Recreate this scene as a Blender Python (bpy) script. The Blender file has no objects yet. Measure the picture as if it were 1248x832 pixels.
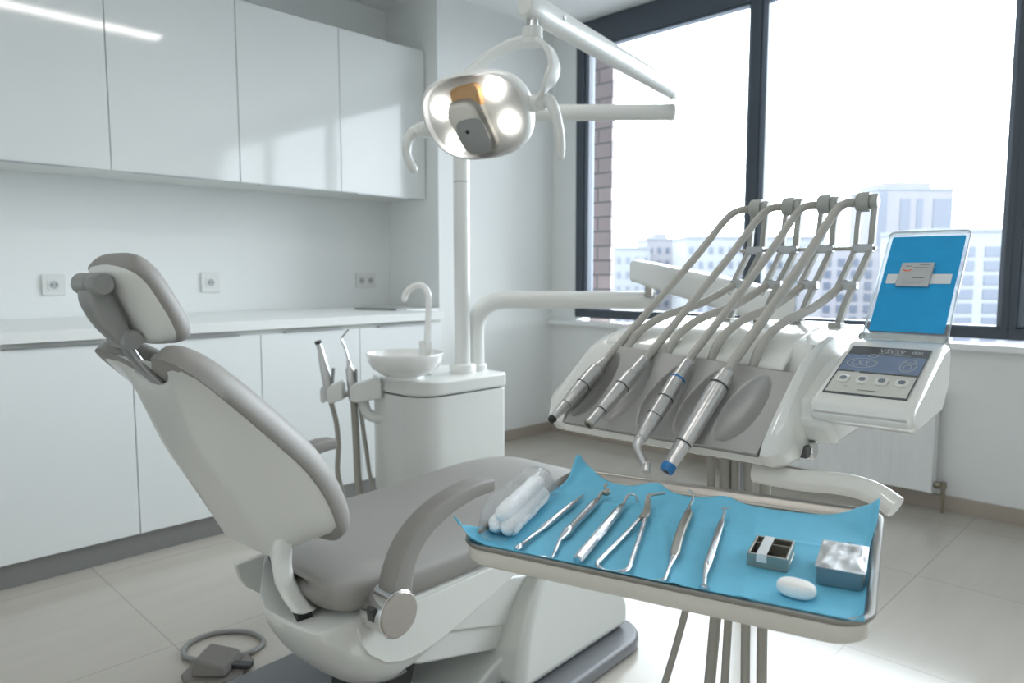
import bpy, bmesh, math, random
from mathutils import Vector, Matrix
random.seed(7)
PI = math.pi
scene = bpy.context.scene
COL = scene.collection

# ------------------------------------------------------------------ materials
def lin(c):
    r = []
    for v in c:
        v /= 255.0
        r.append(v / 12.92 if v <= 0.04045 else ((v + 0.055) / 1.055) ** 2.4)
    return (r[0], r[1], r[2], 1.0)

def new_mat(name):
    m = bpy.data.materials.new(name); m.use_nodes = True
    nt = m.node_tree
    return m, nt, nt.nodes['Principled BSDF']

def mat(name, col, rough=0.5, metal=0.0, coat=0.0, var=0.03, scale=8.0, bump=0.0, bscale=300.0, spec=0.5, sheen=0.0, stretch=None):
    m, nt, b = new_mat(name)
    N, L = nt.nodes, nt.links
    tc = N.new('ShaderNodeTexCoord')
    src = tc.outputs['Object']
    if stretch:
        mp = N.new('ShaderNodeMapping'); mp.inputs['Scale'].default_value = stretch
        L.new(src, mp.inputs['Vector']); src = mp.outputs['Vector']
    nz = N.new('ShaderNodeTexNoise'); nz.inputs['Scale'].default_value = scale; nz.inputs['Detail'].default_value = 3
    L.new(src, nz.inputs['Vector'])
    mx = N.new('ShaderNodeMix'); mx.data_type = 'RGBA'
    c = lin(col)
    mx.inputs['A'].default_value = tuple(max(0, x * (1 - var)) for x in c[:3]) + (1,)
    mx.inputs['B'].default_value = tuple(min(1, x * (1 + var)) for x in c[:3]) + (1,)
    L.new(nz.outputs['Fac'], mx.inputs['Factor'])
    L.new(mx.outputs['Result'], b.inputs['Base Color'])
    b.inputs['Roughness'].default_value = rough
    b.inputs['Metallic'].default_value = metal
    b.inputs['Coat Weight'].default_value = coat
    b.inputs['Coat Roughness'].default_value = 0.06
    b.inputs['Specular IOR Level'].default_value = spec
    if bump:
        n2 = N.new('ShaderNodeTexNoise'); n2.inputs['Scale'].default_value = bscale; n2.inputs['Detail'].default_value = 2
        L.new(src, n2.inputs['Vector'])
        bp = N.new('ShaderNodeBump'); bp.inputs['Strength'].default_value = bump; bp.inputs['Distance'].default_value = 0.002
        L.new(n2.outputs['Fac'], bp.inputs['Height']); L.new(bp.outputs['Normal'], b.inputs['Normal'])
    return m

def mat_emit(name, col, strength):
    m, nt, b = new_mat(name)
    b.inputs['Base Color'].default_value = lin(col)
    b.inputs['Emission Color'].default_value = lin(col)
    b.inputs['Emission Strength'].default_value = strength
    return m

def mat_clear(name, tint=(255, 255, 255), refl=1.0, rough=0.02, haze=0.0, hazecol=(255, 255, 255), ior=1.45):
    m = bpy.data.materials.new(name); m.use_nodes = True
    nt = m.node_tree; N, L = nt.nodes, nt.links
    N.clear()
    out = N.new('ShaderNodeOutputMaterial')
    tr = N.new('ShaderNodeBsdfTransparent'); tr.inputs['Color'].default_value = lin(tint)
    gl = N.new('ShaderNodeBsdfGlossy'); gl.inputs['Roughness'].default_value = rough
    fr = N.new('ShaderNodeFresnel'); fr.inputs['IOR'].default_value = ior
    mu = N.new('ShaderNodeMath'); mu.operation = 'MULTIPLY'; mu.inputs[1].default_value = refl
    L.new(fr.outputs['Fac'], mu.inputs[0])
    mx = N.new('ShaderNodeMixShader')
    L.new(mu.outputs[0], mx.inputs['Fac'])
    base = tr.outputs[0]
    if haze:
        df = N.new('ShaderNodeBsdfTranslucent'); df.inputs['Color'].default_value = lin(hazecol)
        d2 = N.new('ShaderNodeBsdfDiffuse'); d2.inputs['Color'].default_value = lin(hazecol)
        a = N.new('ShaderNodeMixShader'); a.inputs['Fac'].default_value = 0.5
        L.new(df.outputs[0], a.inputs[1]); L.new(d2.outputs[0], a.inputs[2])
        h = N.new('ShaderNodeMixShader'); h.inputs['Fac'].default_value = haze
        L.new(tr.outputs[0], h.inputs[1]); L.new(a.outputs[0], h.inputs[2])
        base = h.outputs[0]
    L.new(base, mx.inputs[1]); L.new(gl.outputs[0], mx.inputs[2])
    L.new(mx.outputs[0], out.inputs['Surface'])
    return m

M = {}
M['wall'] = mat('wall_paint', (232, 234, 233), 0.75, var=0.015, scale=3, bump=0.15, bscale=250)
M['ceil'] = mat('ceiling_paint', (238, 240, 240), 0.85, var=0.01)
M['gloss'] = mat('gloss_white_door', (226, 229, 228), 0.07, coat=0.7, var=0.008)
M['satin'] = mat('satin_white_door', (232, 236, 237), 0.35, var=0.008)
M['carcass'] = mat('cabinet_white', (222, 224, 220), 0.5, var=0.01)
M['counter'] = mat('counter_white', (236, 238, 237), 0.3, var=0.02, scale=30)
M['plinth'] = mat('plinth_grey', (140, 141, 141), 0.35, metal=0.3, var=0.03)
M['dark'] = mat('dark_gap', (40, 42, 44), 0.6)
M['black'] = mat('black_rubber_and_gap', (22, 22, 24), 0.5)
M['alu'] = mat('brushed_alu', (176, 178, 180), 0.35, metal=0.9, stretch=(2, 60, 60))
M['base'] = mat('skirting_tile', (172, 162, 151), 0.3, var=0.06, scale=12)
M['frame'] = mat('window_frame_grey', (70, 78, 88), 0.35, var=0.03)
M['frame2'] = mat('window_frame_light', (112, 122, 136), 0.3, var=0.03)
M['sill'] = mat('sill_white', (236, 238, 238), 0.3, var=0.01)
M['pw'] = mat('dental_white', (228, 228, 224), 0.18, coat=0.6, var=0.008)
M['pw2'] = mat('chair_white', (217, 218, 214), 0.28, coat=0.25, var=0.01)
M['pw3'] = mat('plastic_white', (222, 223, 220), 0.32, coat=0.2, var=0.01)
M['cream'] = mat('cream_plastic', (206, 203, 194), 0.35, var=0.01)
M['seat'] = mat('grey_upholstery', (142, 139, 135), 0.46, var=0.03, scale=5, bump=0.12, bscale=500, spec=0.4)
M['greyp'] = mat('grey_plastic', (141, 142, 140), 0.42, var=0.03)
M['armg'] = mat('armrest_grey', (138, 135, 131), 0.5, var=0.03)
M['chrome'] = mat('chrome', (225, 225, 225), 0.12, metal=1.0, var=0.02)
M['brush'] = mat('brushed_disc', (176, 170, 164), 0.38, metal=0.7, var=0.05, scale=60)
M['steel'] = mat('instrument_steel', (206, 207, 210), 0.2, metal=1.0, var=0.06, scale=60, bump=0.05, bscale=900)
M['steeld'] = mat('instrument_steel_dull', (170, 166, 158), 0.4, metal=1.0, var=0.06, scale=80)
M['traym'] = mat('tray_metal', (148, 145, 140), 0.33, metal=0.9, var=0.04, scale=60)
M['seam'] = mat('dark_seam', (88, 88, 90), 0.4, metal=0.5)
M['hand'] = mat('handpiece_metal', (204, 203, 202), 0.3, metal=0.85, var=0.05, scale=80)
M['panel'] = mat('holder_silver', (174, 172, 169), 0.40, metal=0.25, var=0.03, scale=40)
M['hose'] = mat('grey_hose', (178, 175, 168), 0.45, var=0.02)
M['hose2'] = mat('supply_hose_grey', (158, 155, 147), 0.5, var=0.02)
M['whip'] = mat('whip_grey', (166, 167, 162), 0.45, metal=0.1, var=0.03)
M['based'] = mat('base_plate_grey', (116, 117, 121), 0.42, metal=0.1, var=0.03)
M['under'] = mat('underside_dark', (70, 70, 70), 0.6)
M['blueband'] = mat('blue_band', (38, 118, 180), 0.35)
M['porcelain'] = mat('porcelain', (240, 240, 238), 0.1, coat=0.6, var=0.01)
M['glass'] = mat_clear('window_glass', (250, 252, 252), refl=0.8)
M['acryl'] = mat_clear('clear_acrylic', (246, 249, 250), refl=1.0, haze=0.06)
M['acryledge'] = mat_clear('acrylic_edge', (235, 240, 242), refl=1.0, haze=0.45, hazecol=(240, 244, 246))
M['cover'] = mat_clear('lamp_cover', (250, 250, 250), refl=0.9, haze=0.04)
M['film'] = mat_clear('plastic_film', (252, 253, 254), refl=.35, rough=0.2, haze=0.08)
M['bulb'] = mat_emit('lamp_led', (255, 252, 246), 3.6)
M['amber'] = mat('amber_reflector', (236, 176, 96), 0.25, coat=0.5)
M['diff'] = mat_emit('ceiling_diffuser', (255, 252, 248), 9.5)
M['reflect'] = mat('lamp_reflector', (236, 239, 243), 0.35, metal=0.0, var=0.12, scale=25)
M['cotton'] = mat('cotton_white', (246, 246, 246), 0.95, var=0.02, scale=60, bump=0.6, bscale=220)
M['pellet'] = mat('soft_white', (242, 242, 240), 0.7, var=0.01)
M['foil'] = mat('silver_foil', (196, 196, 196), 0.32, metal=0.8, var=0.08, scale=40, bump=0.35, bscale=60)
M['foils'] = mat('foil_side', (128, 150, 160), 0.4, metal=0.6, var=0.05)
M['paperw'] = mat('white_paper', (218, 222, 224), 0.6, var=0.02)
M['sachet'] = mat('sachet_foil', (186, 188, 190), 0.4, metal=0.4, var=0.08, scale=70, bump=0.3, bscale=120)
M['orange'] = mat('orange_print', (236, 104, 24), 0.5)
M['ink'] = mat('grey_print', (110, 112, 114), 0.6)
M['screen1'] = mat('screen_header', (78, 82, 86), 0.2, coat=0.4)
M['screen2'] = mat('screen_blue', (108, 126, 156), 0.2, coat=0.4, var=0.05, scale=60)
M['keypad'] = mat('keypad_white', (204, 204, 198), 0.3)
M['button'] = mat('button_white', (212, 212, 207), 0.35)
M['btngrey'] = mat('button_grey', (112, 124, 132), 0.4)
M['inkw'] = mat('light_print', (178, 182, 186), 0.4)
M['valve'] = mat('valve_brass', (150, 140, 125), 0.35, metal=0.8)
M['rad'] = mat('radiator_white', (234, 236, 236), 0.35, var=0.01)
M['ped'] = mat('pedal_grey', (118, 114, 110), 0.45)

def mat_floor():
    m, nt, b = new_mat('floor_tiles')
    N, L = nt.nodes, nt.links
    tc = N.new('ShaderNodeTexCoord')
    mp = N.new('ShaderNodeMapping'); mp.inputs['Location'].default_value = (-0.06, -0.03, 0)
    L.new(tc.outputs['Object'], mp.inputs['Vector'])
    br = N.new('ShaderNodeTexBrick'); br.offset = 0.0; br.squash = 1.0
    br.inputs['Scale'].default_value = 1.0
    br.inputs['Brick Width'].default_value = 0.74; br.inputs['Row Height'].default_value = 0.75
    br.inputs['Mortar Size'].default_value = 0.0018; br.inputs['Mortar Smooth'].default_value = 0.3
    br.inputs['Color1'].default_value = lin((190, 184, 175)); br.inputs['Color2'].default_value = lin((187, 181, 172))
    br.inputs['Mortar'].default_value = lin((156, 150, 142))
    L.new(mp.outputs['Vector'], br.inputs['Vector'])
    m2 = N.new('ShaderNodeMapping'); m2.inputs['Scale'].default_value = (0.8, 5, 1)
    L.new(tc.outputs['Object'], m2.inputs['Vector'])
    nz = N.new('ShaderNodeTexNoise'); nz.inputs['Scale'].default_value = 2.5; nz.inputs['Detail'].default_value = 6
    L.new(m2.outputs['Vector'], nz.inputs['Vector'])
    mx = N.new('ShaderNodeMix'); mx.data_type = 'RGBA'; mx.blend_type = 'MULTIPLY'; mx.inputs['Factor'].default_value = 0.16
    rp = N.new('ShaderNodeValToRGB'); rp.color_ramp.elements[0].position = 0.3; rp.color_ramp.elements[0].color = (0.6, 0.58, 0.55, 1)
    rp.color_ramp.elements[1].position = 0.7
    L.new(nz.outputs['Fac'], rp.inputs['Fac'])
    L.new(br.outputs['Color'], mx.inputs['A']); L.new(rp.outputs['Color'], mx.inputs['B'])
    L.new(mx.outputs['Result'], b.inputs['Base Color'])
    b.inputs['Roughness'].default_value = 0.16
    b.inputs['Specular IOR Level'].default_value = 0.5
    return m
M['floor'] = mat_floor()

def mat_brick():
    m, nt, b = new_mat('outside_brick')
    N, L = nt.nodes, nt.links
    tc = N.new('ShaderNodeTexCoord')
    sp = N.new('ShaderNodeSeparateXYZ'); L.new(tc.outputs['Object'], sp.inputs[0])
    ad = N.new('ShaderNodeMath'); ad.operation = 'ADD'; L.new(sp.outputs['X'], ad.inputs[0]); L.new(sp.outputs['Y'], ad.inputs[1])
    cb = N.new('ShaderNodeCombineXYZ'); L.new(ad.outputs[0], cb.inputs['X']); L.new(sp.outputs['Z'], cb.inputs['Y'])
    br = N.new('ShaderNodeTexBrick'); br.inputs['Scale'].default_value = 1.0
    br.inputs['Brick Width'].default_value = 0.24; br.inputs['Row Height'].default_value = 0.105
    br.inputs['Mortar Size'].default_value = 0.008
    br.inputs['Color1'].default_value = lin((162, 147, 146)); br.inputs['Color2'].default_value = lin((150, 136, 136))
    br.inputs['Mortar'].default_value = lin((104, 100, 102))
    L.new(cb.outputs[0], br.inputs['Vector']); L.new(br.outputs['Color'], b.inputs['Base Color'])
    b.inputs['Roughness'].default_value = 0.85
    return m
M['brick'] = mat_brick()

def mat_crepe(name, col, waves=260.0, strength=0.35):
    m, nt, b = new_mat(name)
    N, L = nt.nodes, nt.links
    tc = N.new('ShaderNodeTexCoord')
    wv = N.new('ShaderNodeTexWave'); wv.inputs['Scale'].default_value = waves / 6.0; wv.inputs['Distortion'].default_value = 1.5
    wv.bands_direction = 'Y'
    L.new(tc.outputs['Object'], wv.inputs['Vector'])
    nz = N.new('ShaderNodeTexNoise'); nz.inputs['Scale'].default_value = 40; L.new(tc.outputs['Object'], nz.inputs['Vector'])
    c = lin(col)
    mx = N.new('ShaderNodeMix'); mx.data_type = 'RGBA'
    mx.inputs['A'].default_value = tuple(x * 0.93 for x in c[:3]) + (1,); mx.inputs['B'].default_value = tuple(min(1, x * 1.06) for x in c[:3]) + (1,)
    L.new(nz.outputs['Fac'], mx.inputs['Factor']); L.new(mx.outputs['Result'], b.inputs['Base Color'])
    bp = N.new('ShaderNodeBump'); bp.inputs['Strength'].default_value = strength; bp.inputs['Distance'].default_value = 0.001
    L.new(wv.outputs['Fac'], bp.inputs['Height']); L.new(bp.outputs['Normal'], b.inputs['Normal'])
    b.inputs['Roughness'].default_value = 0.7
    return m
M['bluepaper'] = mat_crepe('blue_tray_paper', (110, 194, 226), 700, 0.12)
M['bluecard'] = mat_crepe('blue_card', (24, 156, 214), 200, 0.3)

# ------------------------------------------------------------------ geometry helpers
def V(*a): return Vector(a)
def lerp(a, b, t): return a + (b - a) * t

def catmull(pts, n=8):
    P = [Vector(p) for p in pts]
    out = []
    for i in range(len(P) - 1):
        p0 = P[i - 1] if i else P[0] * 2 - P[1]
        p1, p2 = P[i], P[i + 1]
        p3 = P[i + 2] if i + 2 < len(P) else P[-1] * 2 - P[-2]
        for k in range(n):
            t = k / n
            out.append(0.5 * ((2 * p1) + (p2 - p0) * t + (2 * p0 - 5 * p1 + 4 * p2 - p3) * t * t + (3 * p1 - p0 - 3 * p2 + p3) * t ** 3))
    out.append(P[-1])
    return out

def arc_path(pts, rad, n=8):
    """polyline with rounded corners of given radius"""
    P = [Vector(p) for p in pts]; out = [P[0]]
    for i in range(1, len(P) - 1):
        a = (P[i - 1] - P[i]); b = (P[i + 1] - P[i])
        r = min(rad, a.length * 0.49, b.length * 0.49)
        A = P[i] + a.normalized() * r; B = P[i] + b.normalized() * r
        for k in range(n + 1):
            t = k / n
            out.append((1 - t) ** 2 * A + 2 * t * (1 - t) * P[i] + t * t * B)
    out.append(P[-1])
    return out

def loft(bm, rings, caps=True):
    vr = [[bm.verts.new(p) for p in r] for r in rings]
    n = len(vr[0])
    for a, b in zip(vr[:-1], vr[1:]):
        for i in range(n):
            j = (i + 1) % n
            bm.faces.new((a[i], a[j], b[j], b[i]))
    if caps:
        bm.faces.new(list(reversed(vr[0]))); bm.faces.new(vr[-1])
    return vr

def frames(P, up=None):
    T = []
    for i in range(len(P)):
        a = P[max(0, i - 1)]; b = P[min(len(P) - 1, i + 1)]
        t = (b - a); T.append(t.normalized() if t.length > 1e-9 else Vector((0, 0, 1)))
    u = Vector(up) if up is not None else (Vector((0, 0, 1)) if abs(T[0].z) < 0.9 else Vector((1, 0, 0)))
    U = []
    for t in T:
        if up is not None: u = Vector(up)
        u = (u - t * u.dot(t)); u.normalize(); U.append(u.copy())
    return T, U

def tube(bm, pts, r, seg=14, caps=True, roundcap=False):
    P = [Vector(p) for p in pts]
    R = list(r) if isinstance(r, (list, tuple)) else [r] * len(P)
    if roundcap:
        T, _ = frames(P)
        a, b = [], []
        for k in (0, 1, 2):
            an = PI / 2 * k / 3
            a.append((P[0] - T[0] * R[0] * math.cos(an), R[0] * max(0.05, math.sin(an))))
            b.append((P[-1] + T[-1] * R[-1] * math.cos(an), R[-1] * max(0.05, math.sin(an))))
        P = [x[0] for x in a] + P + [x[0] for x in reversed(b)]
        R = [x[1] for x in a] + R + [x[1] for x in reversed(b)]
    T, U = frames(P)
    rings = []
    for p, t, u, rr in zip(P, T, U, R):
        w = t.cross(u)
        rings.append([p + (u * math.cos(2 * PI * k / seg) + w * math.sin(2 * PI * k / seg)) * rr for k in range(seg)])
    loft(bm, rings, caps)

def rod(bm, p0, p1, prof, seg=18):
    """turned shape between two points; prof = [(t, radius), ...]"""
    p0, p1 = Vector(p0), Vector(p1)
    d = (p1 - p0); L = d.length; d.normalize()
    u = Vector((0, 0, 1)) if abs(d.z) < 0.9 else Vector((1, 0, 0))
    u = (u - d * u.dot(d)).normalized(); w = d.cross(u)
    rings = [[p0 + d * (t * L) + (u * math.cos(2 * PI * k / seg) + w * math.sin(2 * PI * k / seg)) * r for k in range(seg)] for t, r in prof]
    loft(bm, rings, True)

def lathe(bm, c, prof, seg=40):
    c = Vector(c)
    loft(bm, [[c + Vector((math.cos(2 * PI * k / seg) * r, math.sin(2 * PI * k / seg) * r, z)) for k in range(seg)] for r, z in prof], True)

def box(bm, lo, hi):
    x0, y0, z0 = lo; x1, y1, z1 = hi
    v = [bm.verts.new(p) for p in ((x0, y0, z0), (x1, y0, z0), (x1, y1, z0), (x0, y1, z0), (x0, y0, z1), (x1, y0, z1), (x1, y1, z1), (x0, y1, z1))]
    for f in ((0, 3, 2, 1), (4, 5, 6, 7), (0, 1, 5, 4), (1, 2, 6, 5), (2, 3, 7, 6), (3, 0, 4, 7)):
        bm.faces.new([v[i] for i in f])

def obox(bm, c, ax, ay, az):
    """oriented box: centre and three half-axis vectors"""
    c, ax, ay, az = Vector(c), Vector(ax), Vector(ay), Vector(az)
    v = [bm.verts.new(c + ax * i + ay * j + az * k) for i, j, k in ((-1, -1, -1), (1, -1, -1), (1, 1, -1), (-1, 1, -1), (-1, -1, 1), (1, -1, 1), (1, 1, 1), (-1, 1, 1))]
    for f in ((0, 3, 2, 1), (4, 5, 6, 7), (0, 1, 5, 4), (1, 2, 6, 5), (2, 3, 7, 6), (3, 0, 4, 7)):
        bm.faces.new([v[i] for i in f])

def prism(bm, pts, lo, hi, axis='y', taper=0.0):
    """polygon extruded along an axis. axis y: pts are (x,z); axis z: pts are (x,y); axis x: pts are (y,z)"""
    def mk(p, t):
        if axis == 'y': return Vector((p[0], t, p[1]))
        if axis == 'z': return Vector((p[0], p[1], t))
        return Vector((t, p[0], p[1]))
    loft(bm, [[mk(p, lo) for p in pts], [mk(p, hi) for p in pts]], True)

def rrect(w, h, r, n=6, cx=0, cy=0):
    out = []
    for sx, sy, a0 in ((1, 1, 0), (-1, 1, 90), (-1, -1, 180), (1, -1, 270)):
        for k in range(n + 1):
            a = math.radians(a0 + 90 * k / n)
            out.append((cx + sx * (w / 2 - r) + r * math.cos(a), cy + sy * (h / 2 - r) + r * math.sin(a)))
    return out

def strip(bm, pts, w, t, up, rnd=0.3):
    """sweep of a rounded rectangular section; w across `up` x tangent, t along up"""
    P = [Vector(p) for p in pts]
    W = list(w) if isinstance(w, (list, tuple)) else [w] * len(P)
    TT = list(t) if isinstance(t, (list, tuple)) else [t] * len(P)
    T, U = frames(P, up)
    rings = []
    for p, tt, u, ww, th in zip(P, T, U, W, TT):
        s = tt.cross(u)
        sec = rrect(ww, th, min(ww, th) * rnd, 3)
        rings.append([p + s * a + u * b for a, b in sec])
    loft(bm, rings, True)

OFF = {}
def thing(name, label, cat, loc=(0, 0, 0), rz=0.0, group=None, off=(0, 0, 0)):
    """Empty at the base of a thing. `off` = point of the building frame that the Empty stands on"""
    e = bpy.data.objects.new(name, None); COL.objects.link(e)
    R = Matrix.Rotation(math.radians(rz), 4, 'Z')
    e.location = Vector(loc) + R @ Vector(off)
    e.rotation_euler = (0, 0, math.radians(rz))
    e.empty_display_size = 0.05
    e['label'] = label; e['category'] = cat
    if group: e['group'] = group
    OFF[e.name] = Vector(off)
    return e

def obj(name, bm, m, parent=None, smooth=40, bevel=0, bseg=3, sub=0, label=None, flat=False):
    bmesh.ops.remove_doubles(bm, verts=bm.verts, dist=1e-6)
    bmesh.ops.recalc_face_normals(bm, faces=bm.faces)
    if parent is not None:
        root = parent
        while root.parent is not None: root = root.parent
        o_ = OFF.get(root.name)
        if o_ is not None and o_.length > 0:
            bmesh.ops.translate(bm, vec=-o_, verts=bm.verts)
    me = bpy.data.meshes.new(name); bm.to_mesh(me); bm.free()
    if isinstance(m, (list, tuple)):
        for mm in m: me.materials.append(mm)
    else: me.materials.append(m)
    if not flat:
        me.shade_smooth()
        me.set_sharp_from_angle(angle=math.radians(smooth))
    o = bpy.data.objects.new(name, me); COL.objects.link(o)
    if parent is not None: o.parent = parent
    if bevel:
        b = o.modifiers.new('bevel', 'BEVEL'); b.width = bevel; b.segments = bseg; b.limit_method = 'ANGLE'; b.angle_limit = math.radians(35)
        b.harden_normals = True
    if sub:
        s = o.modifiers.new('subsurf', 'SUBSURF'); s.levels = sub; s.render_levels = sub
    if label: o['label'] = label
    return o

def tag(o, label, cat, group=None):
    o['label'] = label; o['category'] = cat
    if group: o['group'] = group
    return o

def struct(name, bm, m, bevel=0, **k):
    o = obj(name, bm, m, None, bevel=bevel, **k); o['kind'] = 'structure'
    return o

B = bmesh.new

# ------------------------------------------------------------------ camera frame (ground directions)
AZ = math.radians(44.6)
FH = Vector((math.cos(AZ), math.sin(AZ), 0)); RT = Vector((math.sin(AZ), -math.cos(AZ), 0))
CZ = 1.16
def RF(r, f, z=0.0): return RT * r + FH * f + Vector((0, 0, z))

# ================================================================== ROOM
X0, X1, Y0, Y1 = -1.8, 3.98, -2.6, 4.03
CEIL = 2.87
b = B(); box(b, (X0, Y0, -0.1), (X1, Y1, 0.0)); struct('floor', b, M['floor'], flat=True)
b = B(); box(b, (X0 - .1, Y0 - .1, CEIL), (X1 + .3, Y1 + .1, CEIL + .1)); struct('ceiling', b, M['ceil'], flat=True)
b = B(); box(b, (X0 - .1, Y1, 0), (2.91, Y1 + .12, CEIL)); struct('wall_back', b, M['wall'], flat=True)
b = B(); box(b, (2.91, 3.51, 0), (X1, Y1 + .12, CEIL)); struct('wall_column', b, M['wall'], flat=True)
b = B(); box(b, (X0 - .1, Y0, 0), (X0, Y1, CEIL)); struct('wall_left', b, M['wall'], flat=True)
b = B(); box(b, (X0 - .1, Y0 - .1, 0), (X1 + .2, Y0, CEIL)); struct('wall_right', b, M['wall'], flat=True)
b = B()
box(b, (X1, Y0, 0), (X1 + .16, 3.51, 0.815))
box(b, (X1, 3.29, 0.815), (X1 + .16, 3.51, CEIL))
box(b, (X1, Y0, 0.815), (X1 + .16, -2.1, CEIL))
struct('wall_window', b, M['wall'], flat=True)
b = B(); box(b, (X1 - .055, -2.1, 0.80), (X1 + .05, 3.505, 0.832)); struct('trim_1', b, M['sill'], bevel=.004)
# skirting
b = B(); box(b, (X1 - .014, Y0, 0), (X1, 3.496, 0.076)); struct('baseboard_window', b, M['base'], bevel=.002)
b = B(); box(b, (2.62, 3.496, 0), (X1, 3.51, 0.076)); struct('baseboard_column', b, M['base'], bevel=.002)

# window: frame bars and panes
def window(idx, y0, y1, z0=0.856, z1=2.868):
    root = B()
    W = .062 if idx == 1 else .032
    W0 = .030
    xa, xb = X1 - .005, X1 + .085
    box(root, (xa, y0, z0), (xb, y1, z0 + .05))
    box(root, (xa, y0, z1 - .17), (xb, y1, z1))
    box(root, (xa, y1 - W, z0 + .05), (xb, y1, z1 - .17))
    box(root, (xa, y0, z0 + .05), (xb, y0 + W0, z1 - .17))
    w = struct('window_%d' % idx, root, M['frame'], bevel=.004)
    s = B()   # inner sash lip, lighter
    xc, xd = X1 + .012, X1 + .075
    ya, yb_, za, zb_ = y0 + W0, y1 - W, z0 + .05, z1 - .17
    t = .034
    box(s, (xc, ya, za), (xd, yb_, za + .012)); box(s, (xc, ya, zb_ - .012), (xd, yb_, zb_))
    box(s, (xc, yb_ - t, za), (xd, yb_, zb_)); box(s, (xc, ya, za), (xd, ya + .02, zb_))
    obj('sash', s, M['frame2'], w, bevel=.002)
    g = B(); box(g, (X1 + .05, ya, za), (X1 + .056, yb_, zb_))
    obj('pane', g, M['glass'], w, flat=True)
    return w
window(1, 1.985, 3.29)
window(2, 0.705, 1.985)
window(3, -0.60, 0.705)
window(4, -2.1, -0.60)

# ------------------------------------------------------------------ cabinets
xs_u = [0.49, 1.096, 1.700, 2.295, 2.905]
ulab = ['white gloss wall cabinet at the left edge, crossed by the lamp reflection',
        'white gloss wall cabinet second from the left, tip of the lamp reflection on its door',
        'white gloss wall cabinet third from the left with plain door',
        'white gloss wall cabinet nearest the column with window reflections on its door']
for i in range(4):
    xa, xb = xs_u[i], xs_u[i + 1]
    t = thing('wall_cabinet', ulab[i], 'cabinet', ((xa + xb) / 2, 3.84, 1.636), 0, 'wall cabinets over the counter')
    xa -= (xs_u[i] + xs_u[i + 1]) / 2; xb -= (xs_u[i] + xs_u[i + 1]) / 2
    c = B(); box(c, (xa + .0005, -.19, 0.0), (xb - .0005, .189, .895)); obj('carcass', c, M['carcass'], t, bevel=.001)
    d = B(); box(d, (xa + .002, -.212, -.006), (xb - .002, -.192, .895)); dd = obj('door', d, M['gloss'], t, bevel=.0015)
    h = B(); box(h, (xa + .10, -.216, -.011), (xb - .14, -.196, -.006)); obj('handle', h, M['alu'], dd, bevel=.001, label='thin aluminium finger pull under the door')
xs_b = [-.12, .435, 0.983, 1.53, 2.06, 2.60]
blab = ['white base cabinet beyond the left edge', 'white base cabinet at the left edge of the photo beside the headrest',
        'white base cabinet behind the reclined chair back', 'white base cabinet behind the suction instrument holder',
        'white base cabinet at the counter end behind the spittoon bowl']
for i in range(1, 5):
    xa, xb = xs_b[i], xs_b[i + 1]
    cx = (xa + xb) / 2
    t = thing('base_cabinet', blab[i], 'cabinet', (cx, 3.5, 0.10), 0, 'base cabinets under the counter')
    xa -= cx; xb -= cx
    c = B(); box(c, (xa + .0005, -.36, 0.0), (xb - .0005, .5, .805)); obj('carcass', c, M['carcass'], t, bevel=.001)
    d = B(); box(d, (xa + .002, -.382, -.004), (xb - .002, -.362, .786)); dd = obj('door', d, M['satin'], t, bevel=.0015)
    h = B(); box(h, (xa + .12, -.388, .786), (xb - .10, -.364, .790)); obj('handle', h, M['alu'], dd, label='thin aluminium finger pull along the door top')
b = B(); box(b, (-1.0, 3.138, 0.0), (2.595, 3.40, 0.097))
tag(obj('plinth', b, M['plinth'], bevel=.001), 'grey metallic plinth running under the white base cabinets', 'plinth')
b = B(); prism(b, [(-1.0, 3.105), (2.605, 3.105), (2.605, 3.50), (2.905, 3.508), (2.905, 4.028), (-1.0, 4.028)], 0.908, 0.950, 'z')
tag(obj('countertop', b, M['counter'], bevel=.002), 'long white countertop over the base cabinets', 'countertop')

def socket(x0, x1, z0, z1, n, label):
    cx, cz = (x0 + x1) / 2, (z0 + z1) / 2
    t = thing('wall_socket', label, 'socket', (cx, 4.03, cz), 0, 'sockets on the back wall')
    w, h = (x1 - x0), (z1 - z0)
    b = B(); prism(b, rrect(w, h, .008), -.009, -.0005, 'y'); obj('plate', b, M['pw3'], t, bevel=.002)
    for k in range(n):
        ox = 0 if n == 1 else (-.034 + .068 * k)
        b = B(); prism(b, rrect(.056, .056, .012 if n == 1 else .02, 6, ox, 0), -.0115, -.0085, 'y'); pl = obj('insert', b, M['pw3'], t, bevel=.001)
        b = B(); rod(b, (ox, -.0113, 0), (ox, -.0125, 0), [(0, .020), (1, .019)], 20); obj('recess', b, mat('socket_recess_shade', (178, 182, 184), .5), pl)  # grey disc colour stands in for shade in the recess
        for s in (-1, 1):
            b = B(); rod(b, (ox + s * .0095, -.0124, 0), (ox + s * .0095, -.0132, 0), [(0, .0035), (1, .0035)], 10); obj('pin_hole', b, M['dark'], pl)
socket(0.885, 0.985, 1.058, 1.160, 1, 'square white wall socket left of the headrest')
socket(1.640, 1.745, 1.060, 1.168, 1, 'square white wall socket right of the headrest, middle of the back wall')
socket(2.640, 2.788, 1.072, 1.165, 2, 'double white wall socket near the column corner')
b = B(); prism(b, rrect(.115, .30, .01), 0.9505, .961, 'z')
fo = obj('flat_folder', b, M['greyp'], bevel=.002); fo.location = (2.50, 3.56, 0); fo.rotation_euler = (0, 0, math.radians(20))
tag(fo, 'thin flat grey folder lying on the counter below the double socket', 'folder')

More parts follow.
